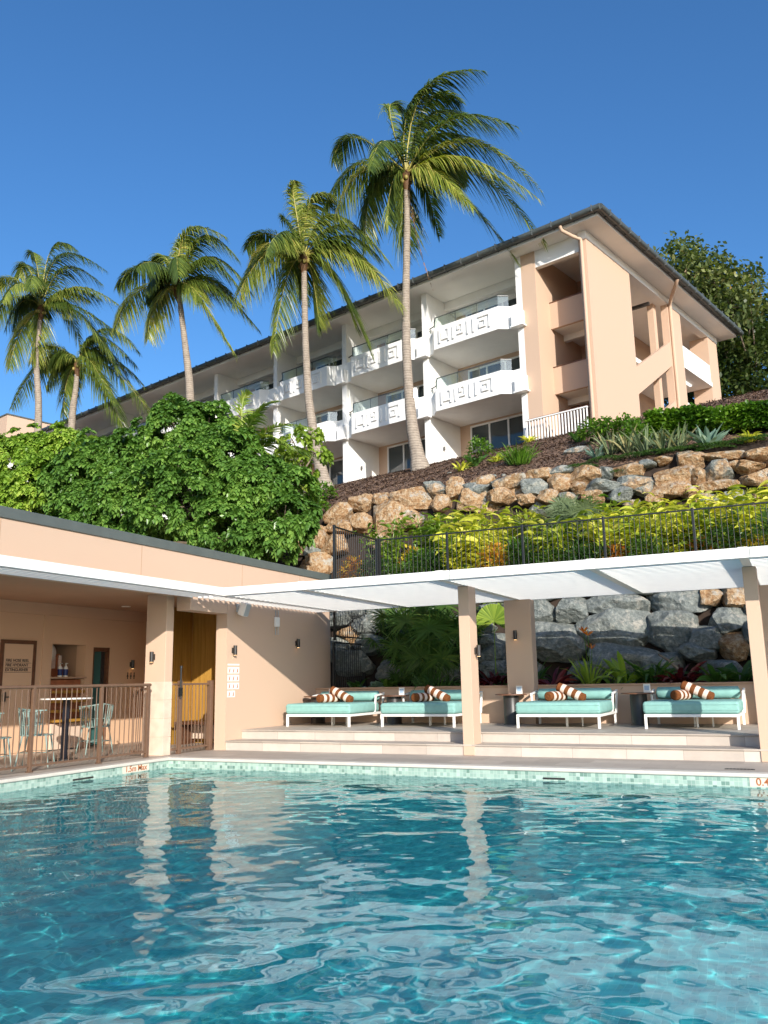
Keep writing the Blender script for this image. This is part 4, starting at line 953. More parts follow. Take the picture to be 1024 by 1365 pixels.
def palm(name, label, trunk_px, Y, crown_px, fr, rad=(.30, .16, .13), swell=.52, dead=False, extra=7, base=None, scale=1.0, group='tall coconut palms in front of the hotel'):
    c = at(*crown_px, Y)
    pts = [at(x, y, Y) for x, y in trunk_px]; b = pts[0]
    b = np.array([b[0], b[1], float(terr(b[0], b[1]))]) if base is None else base
    if base is None and abs(b[2]-pts[0][2]) < 1.5: pass
    pts[0] = b-np.array([0, 0, .3])
    r = tag(empty(name, b), label, 'palm tree', group)
    # smooth spline through the points
    P_ = np.array(pts+[c]); tt = np.linspace(0, 1, len(P_)); ts = np.linspace(0, 1, 40)
    S = np.array([np.interp(ts, tt, P_[:, k]) for k in range(3)]).T
    for _ in range(6): S[1:-1] = (S[:-2]+2*S[1:-1]+S[2:])/4
    rr = np.interp(ts, [0, .035, .09, .3, .7, 1], [swell, swell*.8, rad[0], rad[0]*.72, rad[1], rad[2]])*(1+.03*np.sin(ts*150))
    m = MB(); m.tube([tuple(p) for p in S], list(rr), 16); P(m, 'trunk', BARK, r)
    lv = Leaves(); tb_ = MB(); vd = nrm(np.array([c[0], c[1], 0]))
    for cp, tp in fr:
        dy = RNG.uniform(-1.2, 1.2)
        p1 = at(*cp, Y)+vd*dy*.6; p2 = at(*tp, Y)+vd*dy*1.3
        frond(lv, tb_, c+vd*dy*.03, p1, p2, ll=1.2*scale, tint=RNG.uniform(.15, .62))
    for k in range(extra):
        a = RNG.uniform(0, 2*PI); out = np.array([math.cos(a)+.3, math.sin(a), 0])*RNG.uniform(2.2, 3.4)*scale
        frond(lv, tb_, c, c+out*.5+np.array([0, 0, RNG.uniform(.6, 2.2)]), c+out+np.array([0, 0, RNG.uniform(-1.6, .8)]), ll=1.0*scale, tint=RNG.uniform(.1, .4))
    lv.build('crown', L_PALM, r, None).data.transform(Matrix.Translation(-Vector(b.tolist())))
    P(tb_, 'frond_stems', flat('frond_stem', (.38, .33, .08), .5), r)
    hm = flat('coconut_husk', (.30, .24, .06), .6)
    for k in range(6):
        a = k*1.05+RNG.uniform(-.2, .2); q = c+np.array([math.cos(a)*.24, math.sin(a)*.24, -.28-RNG.uniform(0, .2)])
        th_ = np.linspace(.05, PI-.05, 7); m = MB(); m.tube([(q[0], q[1], q[2]+.12*math.cos(x)) for x in th_], [.10*math.sin(x) for x in th_], 8); P(m, 'coconut', hm, r)
    m = MB(); m.tube([tuple(c+np.array([0, 0, z])) for z in (-.9, -.5, -.1, .25)], [rad[2], rad[2]*1.5, rad[2]*1.9, .05], 12); P(m, 'leaf_sheath', L_DRY, r)
    if dead:
        lv = Leaves(); tb_d = MB(); frond(lv, tb_d, c, at(crown_px[0]+4, crown_px[1]+70, Y), at(crown_px[0]+20, crown_px[1]+140, Y), ll=.35, nl=30, tint=.5, wind=WIND*.1)
        lv.build('dead_frond', L_DRY, r).data.transform(Matrix.Translation(-Vector(b.tolist())))
    return r
def zz(ox, oy, sc, L): return [((ox+a/sc, oy+b/sc), (ox+c/sc, oy+d/sc)) for a, b, c, d in L]
palm('coconut_palm', 'tallest coconut palm, leaning foot on the mulch, crown high above the roofline', [(562, 616), (549, 570), (542, 480), (541, 400), (543, 300)], 32.2, (542, 232),
     zz(300, 60, 2.438, [(590,160,800,100),(620,150,860,215),(650,230,870,250),(490,150,560,165),(400,270,320,345),(430,360,285,540),(450,420,430,600),(540,440,515,595),(575,520,565,670),(790,290,975,460),(820,370,1000,570),(740,440,920,615),(720,320,940,400),(660,430,770,560),(560,300,630,130),(430,400,330,600),(700,260,900,300),(640,120,740,90),(760,400,960,520)]), dead=True)
palm('coconut_palm', 'coconut palm with curved grey foot left of the tallest palm', [(436, 634), (420, 590), (411, 530), (407, 450)], 32.0, (405, 342),
     zz(300, 60, 2.438, [(225,560,200,460),(250,500,340,480),(120,600,25,780),(150,650,5,850),(210,720,130,965),(295,740,290,870),(390,800,435,970),(430,690,530,840),(400,600,480,670),(310,500,430,570),(200,600,170,550),(130,610,50,650),(240,480,260,500),(350,720,400,900),(420,640,500,760)]))
palm('coconut_palm', 'coconut palm rising from behind the dome of shrubs against the eave', [(262, 560), (253, 510), (247, 460)], 33.5, (237, 378),
     zz(0, 280, 3.012, [(700,60,880,120),(800,40,930,180),(650,140,600,200),(560,250,450,320),(540,330,430,430),(620,370,575,490),(780,400,895,575),(860,330,1000,440),(830,190,920,300),(760,340,790,380),(850,300,960,330),(720,100,740,60),(680,200,640,150)]))
palm('coconut_palm', 'leftmost tall coconut palm, straight trunk against the sky', [(55, 590), (52, 540), (48, 480)], 36.0, (55, 410),
     zz(0, 280, 3.012, [(190,110,410,200),(180,90,290,105),(100,170,60,240),(40,260,-70,350),(40,340,-40,450),(80,500,20,615),(300,330,440,350),(310,410,440,610),(270,430,440,480),(280,320,390,310),(150,500,130,600),(150,200,100,160),(230,170,400,240)]))
palm('coconut_palm', 'shorter coconut palm directly right of the leftmost palm, fronds over the eave', [(94, 600), (97, 545), (101, 520)], 37.0, (104, 484),
     zz(0, 280, 3.012, [(200,590,15,750),(260,680,240,820),(350,430,535,590),(430,630,600,790),(400,700,470,870),(200,540,110,620),(400,400,545,520),(360,520,470,630),(240,560,160,620),(340,600,430,780)]))

def young_palm(name, label, base, tips, mat=L_YPALM, ll=.55):
    r = tag(empty(name, base), label, 'palm tree'); lv = Leaves(); tb_ = MB()
    for p1, p2 in tips: frond(lv, tb_, np.array(base)+np.array([0, 0, .3]), p1, p2, nl=44, ll=ll, lw_=.06, tint=RNG.uniform(.4, .9), droop=.35, wind=WIND*.2)
    lv.build('crown', mat, r).data.transform(Matrix.Translation(-Vector([float(x) for x in base])))
    P(tb_, 'frond_stems', flat('young_stem', (.30, .36, .08), .5), r)
Yp = 22.3; bp = at(328, 625, Yp)
young_palm('young_palm', 'bright green young palm poking out of the shrubs left of the second palm', bp, [(at(300, 570, Yp), at(285, 535, Yp)), (at(318, 560, Yp), at(322, 512, Yp)), (at(335, 560, Yp), at(362, 525, Yp)), (at(355, 575, Yp), at(405, 560, Yp-.4)), (at(355, 595, Yp), at(425, 605, Yp-.5)), (at(300, 590, Yp), at(268, 570, Yp)), (at(350, 605, Yp-.6), at(395, 640, Yp-1)), (at(325, 575, Yp-.6), at(345, 545, Yp-1.2)), (at(345, 580, Yp-.3), at(385, 590, Yp-.9))], ll=.62)

# ---------------------------------------------------------------- shrubs and trees
def rosettes(lv, cen, nor, n_leaf, ll, lw_, tint, droop=.35, sp=.9):
    n = len(cen)
    a0 = RNG.uniform(0, 2*PI, n); z = np.array([0, 0, 1.])
    ax = nrm(nor+z*.5); u = nrm(np.cross(ax, RNG.normal(size=ax.shape))); v = np.cross(ax, u)
    for k in range(n_leaf):
        a = a0+k*2.4; e = RNG.uniform(-.1, .75, n)
        d = nrm(u*np.cos(a)[:, None]*sp+v*np.sin(a)[:, None]*sp+ax*e[:, None]-z*.15)
        l = ll*RNG.uniform(.5, 1.2, n)
        lv.add(cen+d*.03, d, l, lw_*RNG.uniform(.8, 1.1, n), droop=droop*RNG.uniform(.6, 1.4, n), seg=2, tint=np.clip(tint+RNG.normal(0, .14, n), 0, 1), prof=[.45, 1, .25], fold=.10)
def shell_points(lobes, dens, zmin=-.6, inner=.38):
    cs, ns = [], []
    for c, r in lobes:
        k = int(dens*4*PI*r*r*(1-zmin)/2); d = rand_dirs(k, zmin, 1)
        rr = r*np.where(RNG.random(k) < inner, RNG.uniform(.55, .9, k), RNG.uniform(.88, 1.06, k))
        bumpy = 1+.12*np.sin(d[:, 0]*5+c[0])*np.sin(d[:, 1]*6+c[1])*1.0
        p = np.array(c)+d*(rr*bumpy)[:, None]; ok = np.ones(k, bool)
        for c2, r2 in lobes:
            if c2 is c: continue
            ok &= np.linalg.norm(p-np.array(c2), axis=1) > r2*.72
        cs.append(p[ok]); ns.append(d[ok])
    return np.concatenate(cs), np.concatenate(ns)
def pxlobes(L):
    out = []
    for px, py, r, Y in L:
        c = at(px, py, Y); s = (R@(c-CAM))[2]/F; out.append((c, r*s))
    return out
def woody(root, b, lobes, mat=WOOD, r0=.16):
    m = MB(); mid = np.mean([c for c, r in lobes], axis=0)
    fork = np.array([b[0]*.6+mid[0]*.4, b[1]*.6+mid[1]*.4, b[2]*.55+mid[2]*.45])
    m.tube([tuple(b-np.array([0, 0, .2])), tuple((b+fork)/2+RNG.normal(0, .1, 3)), tuple(fork)], [r0, r0*.8, r0*.65], 10)
    for c, r in lobes:
        k = (fork+c)/2+RNG.normal(0, .25, 3); m.tube([tuple(fork), tuple(k), tuple(c)], [r0*.45, r0*.28, r0*.10], 7)
        for _ in range(4):
            e = c+rand_dirs(1)[0]*r*.8; m.tube([tuple(c), tuple((c+e)/2+RNG.normal(0, .08, 3)), tuple(e)], [r0*.15, r0*.1, r0*.04], 5)
    P(m, 'trunk', mat, root)
def shrub(name, label, L, mat, dens, base_px, nleaf=9, ll=.24, lw_=.19, tint=.5, cat='shrub'):
    lobes = pxlobes(L); b = at(*base_px); b[2] = float(terr(b[0], b[1]))
    r = tag(empty(name, b), label, cat); cs, ns = shell_points(lobes, dens)
    lv = Leaves(); t_ = tint+.22*np.sin(cs[:, 0]*1.7)*np.sin(cs[:, 2]*2.1+cs[:, 1])
    # every point on the lobes carries a small mound of leaf whorls
    a = nrm(np.cross(ns, RNG.normal(size=ns.shape))); b2 = np.cross(ns, a)
    for k in range(8):
        q = RNG.uniform(0, 2*PI, len(cs)); rr_ = RNG.uniform(.05, .24, len(cs))*(k > 0)
        off = a*(np.cos(q)*rr_)[:, None]+b2*(np.sin(q)*rr_)[:, None]+ns*(.16-rr_*.55)[:, None]
        rosettes(lv, cs+off, nrm(ns+off*1.5), nleaf, ll*RNG.uniform(.8, 1.1), lw_, np.clip(t_+RNG.normal(0, .1, len(cs)), 0, 1), .45)
    lv.build('crown', mat, r).data.transform(Matrix.Translation(-Vector(b.tolist()))); woody(r, b, lobes)
shrub('large_shrub', 'large dome of round-leaved dark green shrub behind the bar roof', [(240, 594, 54, 21.6), (190, 616, 44, 21.2), (135, 640, 55, 20.8), (300, 625, 52, 21.2), (340, 668, 58, 20.7), (255, 675, 80, 20.2), (180, 690, 62, 20), (376, 655, 38, 21), (380, 700, 36, 20.2), (366, 724, 28, 20), (310, 715, 50, 19.8), (115, 690, 46, 20.2), (232, 568, 32, 22), (396, 690, 22, 20.3), (90, 650, 36, 20.9), (280, 570, 30, 22)], L_SHRUB, 9.5, (300, 720, 20.8), 8, .145, .125)
shrub('lime_shrub', 'lighter yellow green shrub at the far left behind the bar roof', [(40, 622, 46, 21.4), (90, 605, 34, 21.8), (0, 640, 56, 21.4), (-60, 640, 66, 21.6), (60, 655, 44, 20.9), (10, 690, 50, 20.6), (120, 612, 26, 22)], L_SHRUBY, 7.5, (20, 720, 21.6), 8, .145, .125)
shrub('sapling', 'thin lime leafed sapling beside the trunk of the second palm', [(392, 590, 17, 24), (412, 578, 13, 24.2), (420, 604, 14, 24), (400, 622, 18, 24), (385, 612, 14, 24.1), (408, 640, 16, 24)], L_LIME, 4, (400, 660, 24), 5, .2, .14, cat='small tree')
def leaf_cloud(lv, lobes, dens, nper, ll, lw_, tint, spread=.28, droop=.2):
    cs, ns = shell_points(lobes, dens, -.9, .35)
    for k in range(nper):
        q = cs+RNG.normal(0, spread, cs.shape); d = nrm(ns*.6+rand_dirs(len(cs))*.9+np.array([0, 0, -.1]))
        lv.add(q, d, ll*RNG.uniform(.6, 1.2, len(cs)), lw_, droop=droop, seg=2, tint=np.clip(tint+.2*np.sin(cs[:, 0]*1.3+cs[:, 2]*2)+RNG.normal(0, .15, len(cs)), 0, 1), prof=[.3, 1, .1])
def tree(name, label, L, mat, dens, base_px, nper=10, ll=.38, lw_=.2, tint=.5, spread=.3, r0=.35):
    lobes = pxlobes(L); b = at(*base_px); b[2] = float(terr(b[0], b[1]))
    r = tag(empty(name, b), label, 'tree', 'trees behind the hotel'); lv = Leaves(); leaf_cloud(lv, lobes, dens, nper, ll, lw_, tint, spread)
    lv.build('crown', mat, r).data.transform(Matrix.Translation(-Vector(b.tolist()))); woody(r, b, lobes, r0=r0)
tree('broad_tree', 'tall grey green tree with rusty leaves rising above the hotel eave', [(903, 348, 22, 52), (925, 338, 18, 52), (935, 365, 28, 51), (962, 362, 16, 51), (960, 385, 30, 51), (985, 385, 20, 51), (1003, 375, 14, 51), (1000, 400, 20, 51), (905, 375, 22, 53), (975, 410, 26, 50), (940, 400, 26, 53)], L_TREEG, 3.2, (1000, 500, 58), 14, .36, .20, .45, .35, .2)
tree('feathery_tree', 'fine textured yellow green tree in front of the tall tree', [(932, 390, 22, 54), (920, 380, 14, 54), (948, 412, 24, 54), (935, 415, 20, 54), (962, 438, 20, 54)], L_TREEY, 5, (950, 520, 54), 16, .26, .06, .6, .3, .15)
tree('broad_tree', 'dark dense tree filling the right edge behind the hedge', [(985, 440, 30, 56), (1015, 440, 32, 56), (978, 475, 26, 55), (1005, 490, 40, 54), (985, 520, 30, 54), (1040, 500, 60, 54), (995, 540, 34, 53), (1060, 440, 50, 56), (968, 505, 24, 53), (970, 470, 22, 53), (972, 538, 24, 53), (990, 455, 26, 54)], L_TREE, 3.4, (1010, 560, 56), 15, .34, .19, .45, .38, .2)
tree('broad_tree', 'dark tree seen through the stair openings of the hotel', [(925, 475, 24, 62), (900, 520, 30, 62), (935, 530, 30, 62), (880, 485, 24, 63), (915, 500, 24, 61)], L_TREE, 2.4, (915, 560, 64), 12, .45, .26, .5, .4)

def hedge(label, A, B, h, wd, mat, n):
    A, B = np.array(A, float), np.array(B, float); r = tag(empty('hedge', ((A+B)/2)), label, 'hedge'); d = B-A; L = np.linalg.norm(d[:2]); t = RNG.random(n)
    s = RNG.choice(3, n, p=[.25, .5, .25]); nn = np.array([-d[1], d[0], 0])/L
    off = np.where(s == 0, RNG.uniform(-wd/2, wd/2, n), np.where(s == 1, -wd/2, RNG.uniform(-wd/2, wd/2, n)))+RNG.normal(0, .06, n)
    zz_ = np.where(s == 0, h, RNG.uniform(0, 1, n)*h)+RNG.normal(0, .05, n)
    base = A+d*t[:, None]; base[:, 2] = terr(base[:, 0], base[:, 1]); wob = .08*np.sin(t*L*2.1)+.05*np.sin(t*L*5)
    P0 = base+nn*off[:, None]; P0[:, 2] += zz_*(1+wob)
    lv = Leaves(); dr_ = nrm(rand_dirs(n)*.7-nn*(s == 1)[:, None]*.6+np.array([0, 0, .5]))
    lv.add(P0, dr_, RNG.uniform(.12, .2, n), .10, droop=.3, seg=2, tint=np.clip(.5+.25*np.sin(t*L*3)+RNG.normal(0, .2, n), 0, 1), prof=[.4, 1, .1], fold=.12)
    lv.build('foliage', mat, r).data.transform(Matrix.Translation(-r.location))
    m = MB()
    for k in range(int(L/.4)):
        q = A+d*(k+.5)/int(L/.4); zb = float(terr(q[0], q[1])); m.tube([(q[0], q[1], zb-.1), (q[0]+.1, q[1], zb+h*.5), (q[0]-.05, q[1]+.1, zb+h*.85)], [.03, .02, .01], 5)
    P(m, 'stem', WOOD, r)
a_ = ground_hit(874, 580); b_ = ground_hit(1075, 570)
hedge('clipped bright green hedge along the top of the slope at right', a_, b_, .55, .8, L_HEDGE, 16000)

# ---------------------------------------------------------------- garden plants
def finish(lv, name, mat, loc, label, cat, group=None, stems=None):
    o = lv.build(name, mat, None, None); o.location = tuple(float(x) for x in loc); tag(o, label, cat, group); return o
def blade_clump(n, ll, lw_, up_=1.0, droop=.5, tint=.5, spread=.1, prof=None, fold=.15, seg=4, tv=.18):
    lv = Leaves(); a = RNG.uniform(0, 2*PI, n); e = RNG.uniform(.25, 1.0, n)
    d = np.stack([np.cos(a)*e, np.sin(a)*e, np.full(n, up_)*RNG.uniform(.7, 1.2, n)], -1)
    b = np.stack([np.cos(a)*spread*RNG.random(n), np.sin(a)*spread*RNG.random(n), np.zeros(n)], -1)
    lv.add(b, d, ll*RNG.uniform(.6, 1.1, n), lw_, droop=droop*RNG.uniform(.6, 1.3, n), seg=seg, tint=np.clip(tint+RNG.normal(0, tv, n), 0, 1), prof=prof, fold=fold); return lv
def ginger(h=1.5, n=16, tint=.55, ll=.5, lw_=.12):
    """arching canes carrying alternate lance leaves"""
    lv = Leaves()
    for k in range(n):
        a = RNG.uniform(0, 2*PI); lean = RNG.uniform(.15, .6); H_ = h*RNG.uniform(.6, 1.05); nl = 11
        t = np.linspace(.2, 1, nl); ox, oy = RNG.normal(0, .14, 2)
        cx = ox+math.cos(a)*lean*t**1.6*H_*.8; cy = oy+math.sin(a)*lean*t**1.6*H_*.8; cz = H_*t
        B = np.stack([cx, cy, cz], -1); sgn = np.where(np.arange(nl) % 2, 1, -1)
        pa = a+PI/2+RNG.normal(0, .4)
        d = np.stack([np.cos(pa)*sgn+math.cos(a)*.5, np.sin(pa)*sgn+math.sin(a)*.5, np.full(nl, .55)], -1)+RNG.normal(0, .15, (nl, 3))
        lv.add(B, d, ll*RNG.uniform(.7, 1.1, nl), lw_, droop=RNG.uniform(.3, .7, nl), seg=4, tint=np.clip(tint+RNG.normal(0, .16)+RNG.normal(0, .18, nl), 0, 1), prof=[.3, .9, 1, .7, .05], fold=.12)
        lv.add([[ox, oy, 0]], [[math.cos(a)*lean*.5, math.sin(a)*lean*.5, 1]], H_, .03, droop=.0, seg=3, tint=.3, prof=[1, 1, .8, .5])
    return lv
def bush(h=.8, w_=.6, n=500, ll=.12, lw_=.06, tint=.5, tv=.2):
    lv = Leaves(); d = rand_dirs(n, -.3, 1); rr = RNG.uniform(.5, 1.05, n)*(1+.15*np.sin(d[:, 0]*6)*np.sin(d[:, 1]*7))
    B = d*rr[:, None]*np.array([w_/2, w_/2, h*.55]); B[:, 2] += h*.45
    lv.add(B, nrm(d+RNG.normal(0, .5, d.shape)+[0, 0, .3]), ll*RNG.uniform(.6, 1.2, n), lw_, droop=.4, seg=2, tint=np.clip(tint+RNG.normal(0, tv, n), 0, 1), prof=[.3, 1, .08], fold=.1)
    for k in range(8):
        a = RNG.uniform(0, 2*PI); lv.add([[0, 0, 0]], [[math.cos(a)*.3, math.sin(a)*.3, 1]], h*.8, .02, droop=0, seg=2, tint=.1, prof=[1, .8, .4])
    return lv
def fanpalm(h=1.2, n=14, fr_=.55, tint=.5, blades=26, spreadz=.5):
    """stems ending in round fans of narrow blades"""
    lv = Leaves()
    for k in range(n):
        a = RNG.uniform(0, 2*PI); L = RNG.uniform(.35, 1)*h; out = RNG.uniform(.2, 1.0)
        tip = np.array([math.cos(a)*out*L*.8, math.sin(a)*out*L*.8, L*(1.15-out*spreadz)])
        lv.add([[0, 0, 0]], [tip], np.linalg.norm(tip), .025, droop=0, seg=2, tint=.4, prof=[1, .8, .7])
        ax = nrm(tip+np.array([0, 0, .3])); u = nrm(np.cross(ax, [0, 0, 1.])+1e-6); 
        th_ = np.linspace(-2.2, 2.2, blades); f = nrm(ax+np.array([0, 0, -.2]))
        d = f[None]*np.cos(th_)[:, None]+u[None]*np.sin(th_)[:, None]+RNG.normal(0, .05, (blades, 3))
        lv.add(np.tile(tip, (blades, 1)), d, fr_*RNG.uniform(.8, 1.05, blades)*(.75+.25*np.cos(th_/2)), .038, droop=RNG.uniform(.15, .5, blades), seg=4, tint=np.clip(tint+RNG.normal(0, .1)+RNG.normal(0, .12, blades), 0, 1), prof=[.5, 1, .9, .6, .05], side=np.cross(d, np.cross(f, u)))
    return lv
ORD = ['first', 'second', 'third', 'fourth', 'fifth', 'sixth', 'seventh', 'eighth', 'ninth', 'tenth', 'eleventh', 'twelfth']
def gpt(px, Y, dz=0):
    p = at(px, 700, Y); return np.array([p[0], Y, float(terr(p[0], Y))+dz])
# terrace, back row
for k, px in enumerate((618, 655, 700, 822, 868, 915, 962, 1008, 1060)):
    finish(ginger(RNG.uniform(1.5, 1.75)-(.15 if px > 800 else 0), 24, (.66, .55, .4, .5, .7, .6, .72, .5, .6)[k], .52, .12), 'shell_ginger', L_GING, gpt(px, 21.7+RNG.uniform(-.2, .2)), 'yellow striped shell ginger clump, '+ORD[k]+' from the left in the row against the upper boulders', 'plant', 'yellow shell ginger on the terrace')
for k, px in enumerate((606, 640, 735, 800, 845, 890, 940, 985)):
    finish(ginger(RNG.uniform(1.15, 1.45), 20, (.5, .7, .35, .65, .45, .6, .4, .55)[k], .5, .12), 'shell_ginger', L_GING, gpt(px, 20.0+RNG.uniform(-.2, .2)), 'lower yellow shell ginger clump, '+ORD[k]+' from the left in the middle terrace row', 'plant', 'yellow shell ginger on the terrace')
for k, (px, Y) in enumerate(((572, 21.9), (590, 21.2), (792, 22.0), (520, 20.9))):
    finish(ginger(1.8, 22, .4 if k != 0 else .5, .36, .12), 'green_ginger', L_LIME, gpt(px, Y), ['lime green leafy clump left of the first yellow ginger', 'lime green leafy clump just behind the fence corner garden', 'lime green leafy clump right of the terrace fan palm', 'lime green clump near the corner post of the black fence'][k], 'plant', 'lime leafy clumps on the terrace')
finish(fanpalm(1.75, 34, .6, .35, 30, .5), 'fan_palm', L_GREY, gpt(755, 21.3), 'blue green fan palm in the middle of the terrace', 'palm')
for k, (px, Y, l) in enumerate(((549, 20.9, 'yellow croton by the first stretch of fence'), (655, 19.7, 'red and yellow croton behind the fourth fence post'), (470, 19.6, 'orange leafed croton inside the fence corner'), (818, 19.6, 'small red croton at the foot of the terrace fence'), (936, 19.7, 'red croton near the sixth fence post'), (800, 21.3, 'dark orange croton below the upper boulders'), (718, 22.0, 'orange croton tucked left of the fan palm'), (1000, 19.7, 'yellow croton at the right end of the terrace fence'))):
    finish(bush(.85 if k < 3 else .55, .65, 260, .2, .07, [.9, .75, .6, .3, .3, .7, .8, .95][k]), 'croton', L_CROT, gpt(px, Y), l, 'plant', 'crotons on the terrace')
for k, px in enumerate((500, 535, 570, 700, 735, 770, 800, 860, 960, 1005)):
    finish(bush(RNG.uniform(.5, .95), .95, 800, .11, .04, .4+.35*(k % 3 == 1)), 'fine_leaf_shrub', L_GREEN, gpt(px, 19.55+RNG.uniform(-.1, .2)), 'dark fine leaved shrub, '+ORD[k]+' from the left along the terrace fence', 'shrub', 'dark shrubs along the terrace fence')
for k, px in enumerate((620, 680, 875, 905)):
    finish(blade_clump(26, .85, .07, .9, .8, .35, .06), 'arching_plant', L_GREEN, gpt(px, 19.8), 'dark arching strappy plant, '+ORD[k]+' from the left behind the terrace fence', 'plant', 'strappy plants behind the terrace fence')
for k, px in enumerate((560, 597, 640, 690, 760, 830, 925, 985, 1030)):
    finish(bush(.85, 1.0, 600, .18, .06, .5), 'leafy_shrub', L_GREEN if k % 3 else L_HEDGE, gpt(px, 20.7+RNG.uniform(-.15, .15)), 'mid green leafy shrub, '+ORD[k]+' from the left between ginger and terrace fence', 'shrub', 'green shrubs in the middle of the terrace')
for k, (px, Y) in enumerate(((985, 20.4), (1018, 20.6))):
    finish(fanpalm(1.0, 14, .5, .5, 22, .6), 'fan_palm', L_FAN, gpt(px, Y), ('small fan palm', 'second small fan palm')[k]+' at the right end of the terrace', 'palm')
# planter behind the low wall
def ppt(px, Y=17.1): p = at(px, 905, Y); return np.array([p[0], Y, .95])
finish(fanpalm(1.95, 60, .62, .55, 34, .45), 'fan_palm', L_FAN, ppt(572, 17.25), 'big shaggy fan palm in the planter left of the middle post', 'palm')
finish(blade_clump(90, .9, .035, 1.2, .7, .4, .5), 'grassy_clump', L_GREEN, ppt(585, 16.95), 'grassy green clump at the foot of the planter fan palm', 'plant')
finish(fanpalm(.85, 14, .4, .55, 20, .5), 'fan_palm', L_FAN, ppt(543, 17.5), 'smaller fan palm on the left flank of the big one', 'palm')
BL = [.35, .8, 1, .8, .1]
for k, (px, Y, n, ll_, w2, mt, l) in enumerate(((500, 16.95, 14, .62, .17, L_BLUE, 'broad leaved blue green plant near the peach wall corner'), (478, 17.3, 12, .7, .14, L_GREEN, 'tall green plant by the lower black fence'), (517, 17.2, 14, .75, .15, L_GREEN, 'upright green leafy plant left of the big fan palm'),
        (660, 17.2, 60, .95, .09, L_RED, 'wine red bromeliad beside the middle post'), (668, 16.9, 14, .5, .05, L_GREEN, 'slender green plant in front of the wine bromeliad'), (735, 17.0, 60, .85, .09, L_RED, 'dark wine bromeliad behind the third daybed'),
        (905, 17.1, 70, .95, .10, L_RED, 'large wine red bromeliad behind the rightmost daybed'), (835, 17.1, 18, 1.2, .12, L_LIME, 'bright green upright leaves behind the fourth side table'), (868, 17.1, 40, 1.25, .07, L_GREEN, 'green strappy clump left of the large wine bromeliad'),
        (848, 17.4, 9, 1.0, .16, L_GREEN, 'broad green paddle leaves between the upright clumps'), (885, 17.3, 8, 1.25, .12, L_GREEN, 'tall thin paddle leaves against the grey boulder'), (955, 17.0, 20, 1.0, .14, L_GREEN, 'green leafy plant left of the right post'), (985, 17.2, 16, 1.0, .12, L_GREEN, 'tall green leafy plant touching the right post'), (712, 17.3, 26, 1.2, .10, L_GREEN, 'green arching plant right of the rear pier'), (700, 16.9, 12, .5, .07, L_GREEN, 'low green plant at the foot of the rear pier'), (815, 16.9, 12, .6, .08, L_GREEN, 'small green plant right of the orange flower'))):
    finish(blade_clump(n, ll_, w2, 1.1 if mt is not L_RED else .6, .55, .5, .06, BL if w2 > .1 else None, .15), 'planter_plant', mt, ppt(px, Y), l, 'plant', 'plants in the planter under the pergola')
o = ppt(787, 17.0); r = tag(empty('flowering_plant', o), 'bird of paradise with orange flowers in front of the grey boulders', 'plant')
blade_clump(34, 1.0, .045, 1.6, .35, .55, .12).build('leaves', L_LIME, r)
lv = Leaves()
for k, (dx, dz) in enumerate(((-.06, 1.12), (.02, 1.05), (.08, .78))):
    lv = Leaves()
    for j in range(7): a = j*.9; lv.add([[dx, -.05, dz]], [[math.cos(a)*.7, math.sin(a)*.4, .7]], .17, .035, droop=.2, seg=2, tint=RNG.random())
    lv.build('flower', L_ORANGE, r)
    MBq = MB(); MBq.tube([(0, 0, 0), (dx*.6, -.02, dz*.6), (dx, -.05, dz)], [.01, .008, .006], 5); MBq.build('flower_stalk', L_LIME, r)
o = at(658, 822, 17.6); r = tag(empty('fan_leaf_plant', (o[0], 17.6, .95)), 'single big round pleated fan leaf beside the rear pier', 'plant'); lv = Leaves(); nb_ = 26
th_ = np.linspace(-2.0, 2.0, nb_); d = np.stack([np.sin(th_), np.full(nb_, -.15), np.cos(th_)], -1)
lv.add(np.tile([[0, 0, o[2]-.95-.1]], (nb_, 1)), d, .40, .08, droop=.05, seg=3, tint=RNG.uniform(.2, .9, nb_), prof=[.2, .7, 1, .8], side=np.cross(d, [0, 1, 0]), fold=.12)
lv.add([[0, 0, 0]], [[0, 0, 1]], o[2]-1.05, .03, droop=0, seg=2, tint=.4, prof=[1, .8, .6]); lv.build('fan_leaf', L_LIME, r)
m = MB(); p0 = at(905, 893, 17.0); p1 = at(878, 872, 17.2); m.tube([tuple(p0), tuple((p0+p1)/2+np.array([0, 0, .03])), tuple(p1)], [.035, .03, .02], 7); tag(m.build('fallen_branch', WOOD), 'bare brown branch leaning under the large wine bromeliad', 'branch')
for k, (px, py) in enumerate(((523, 818), (560, 816), (655, 808))):
    p = on_slope(px, py, 17.9, .95, .29); finish(bush(.35, .4, 120, .10, .06, .7), 'wall_creeper', L_LIME, p-np.array([0, 0, .1]), 'small lime tuft growing between lower boulders, '+ORD[k]+' from the left', 'plant', 'lime tufts on the lower boulders')
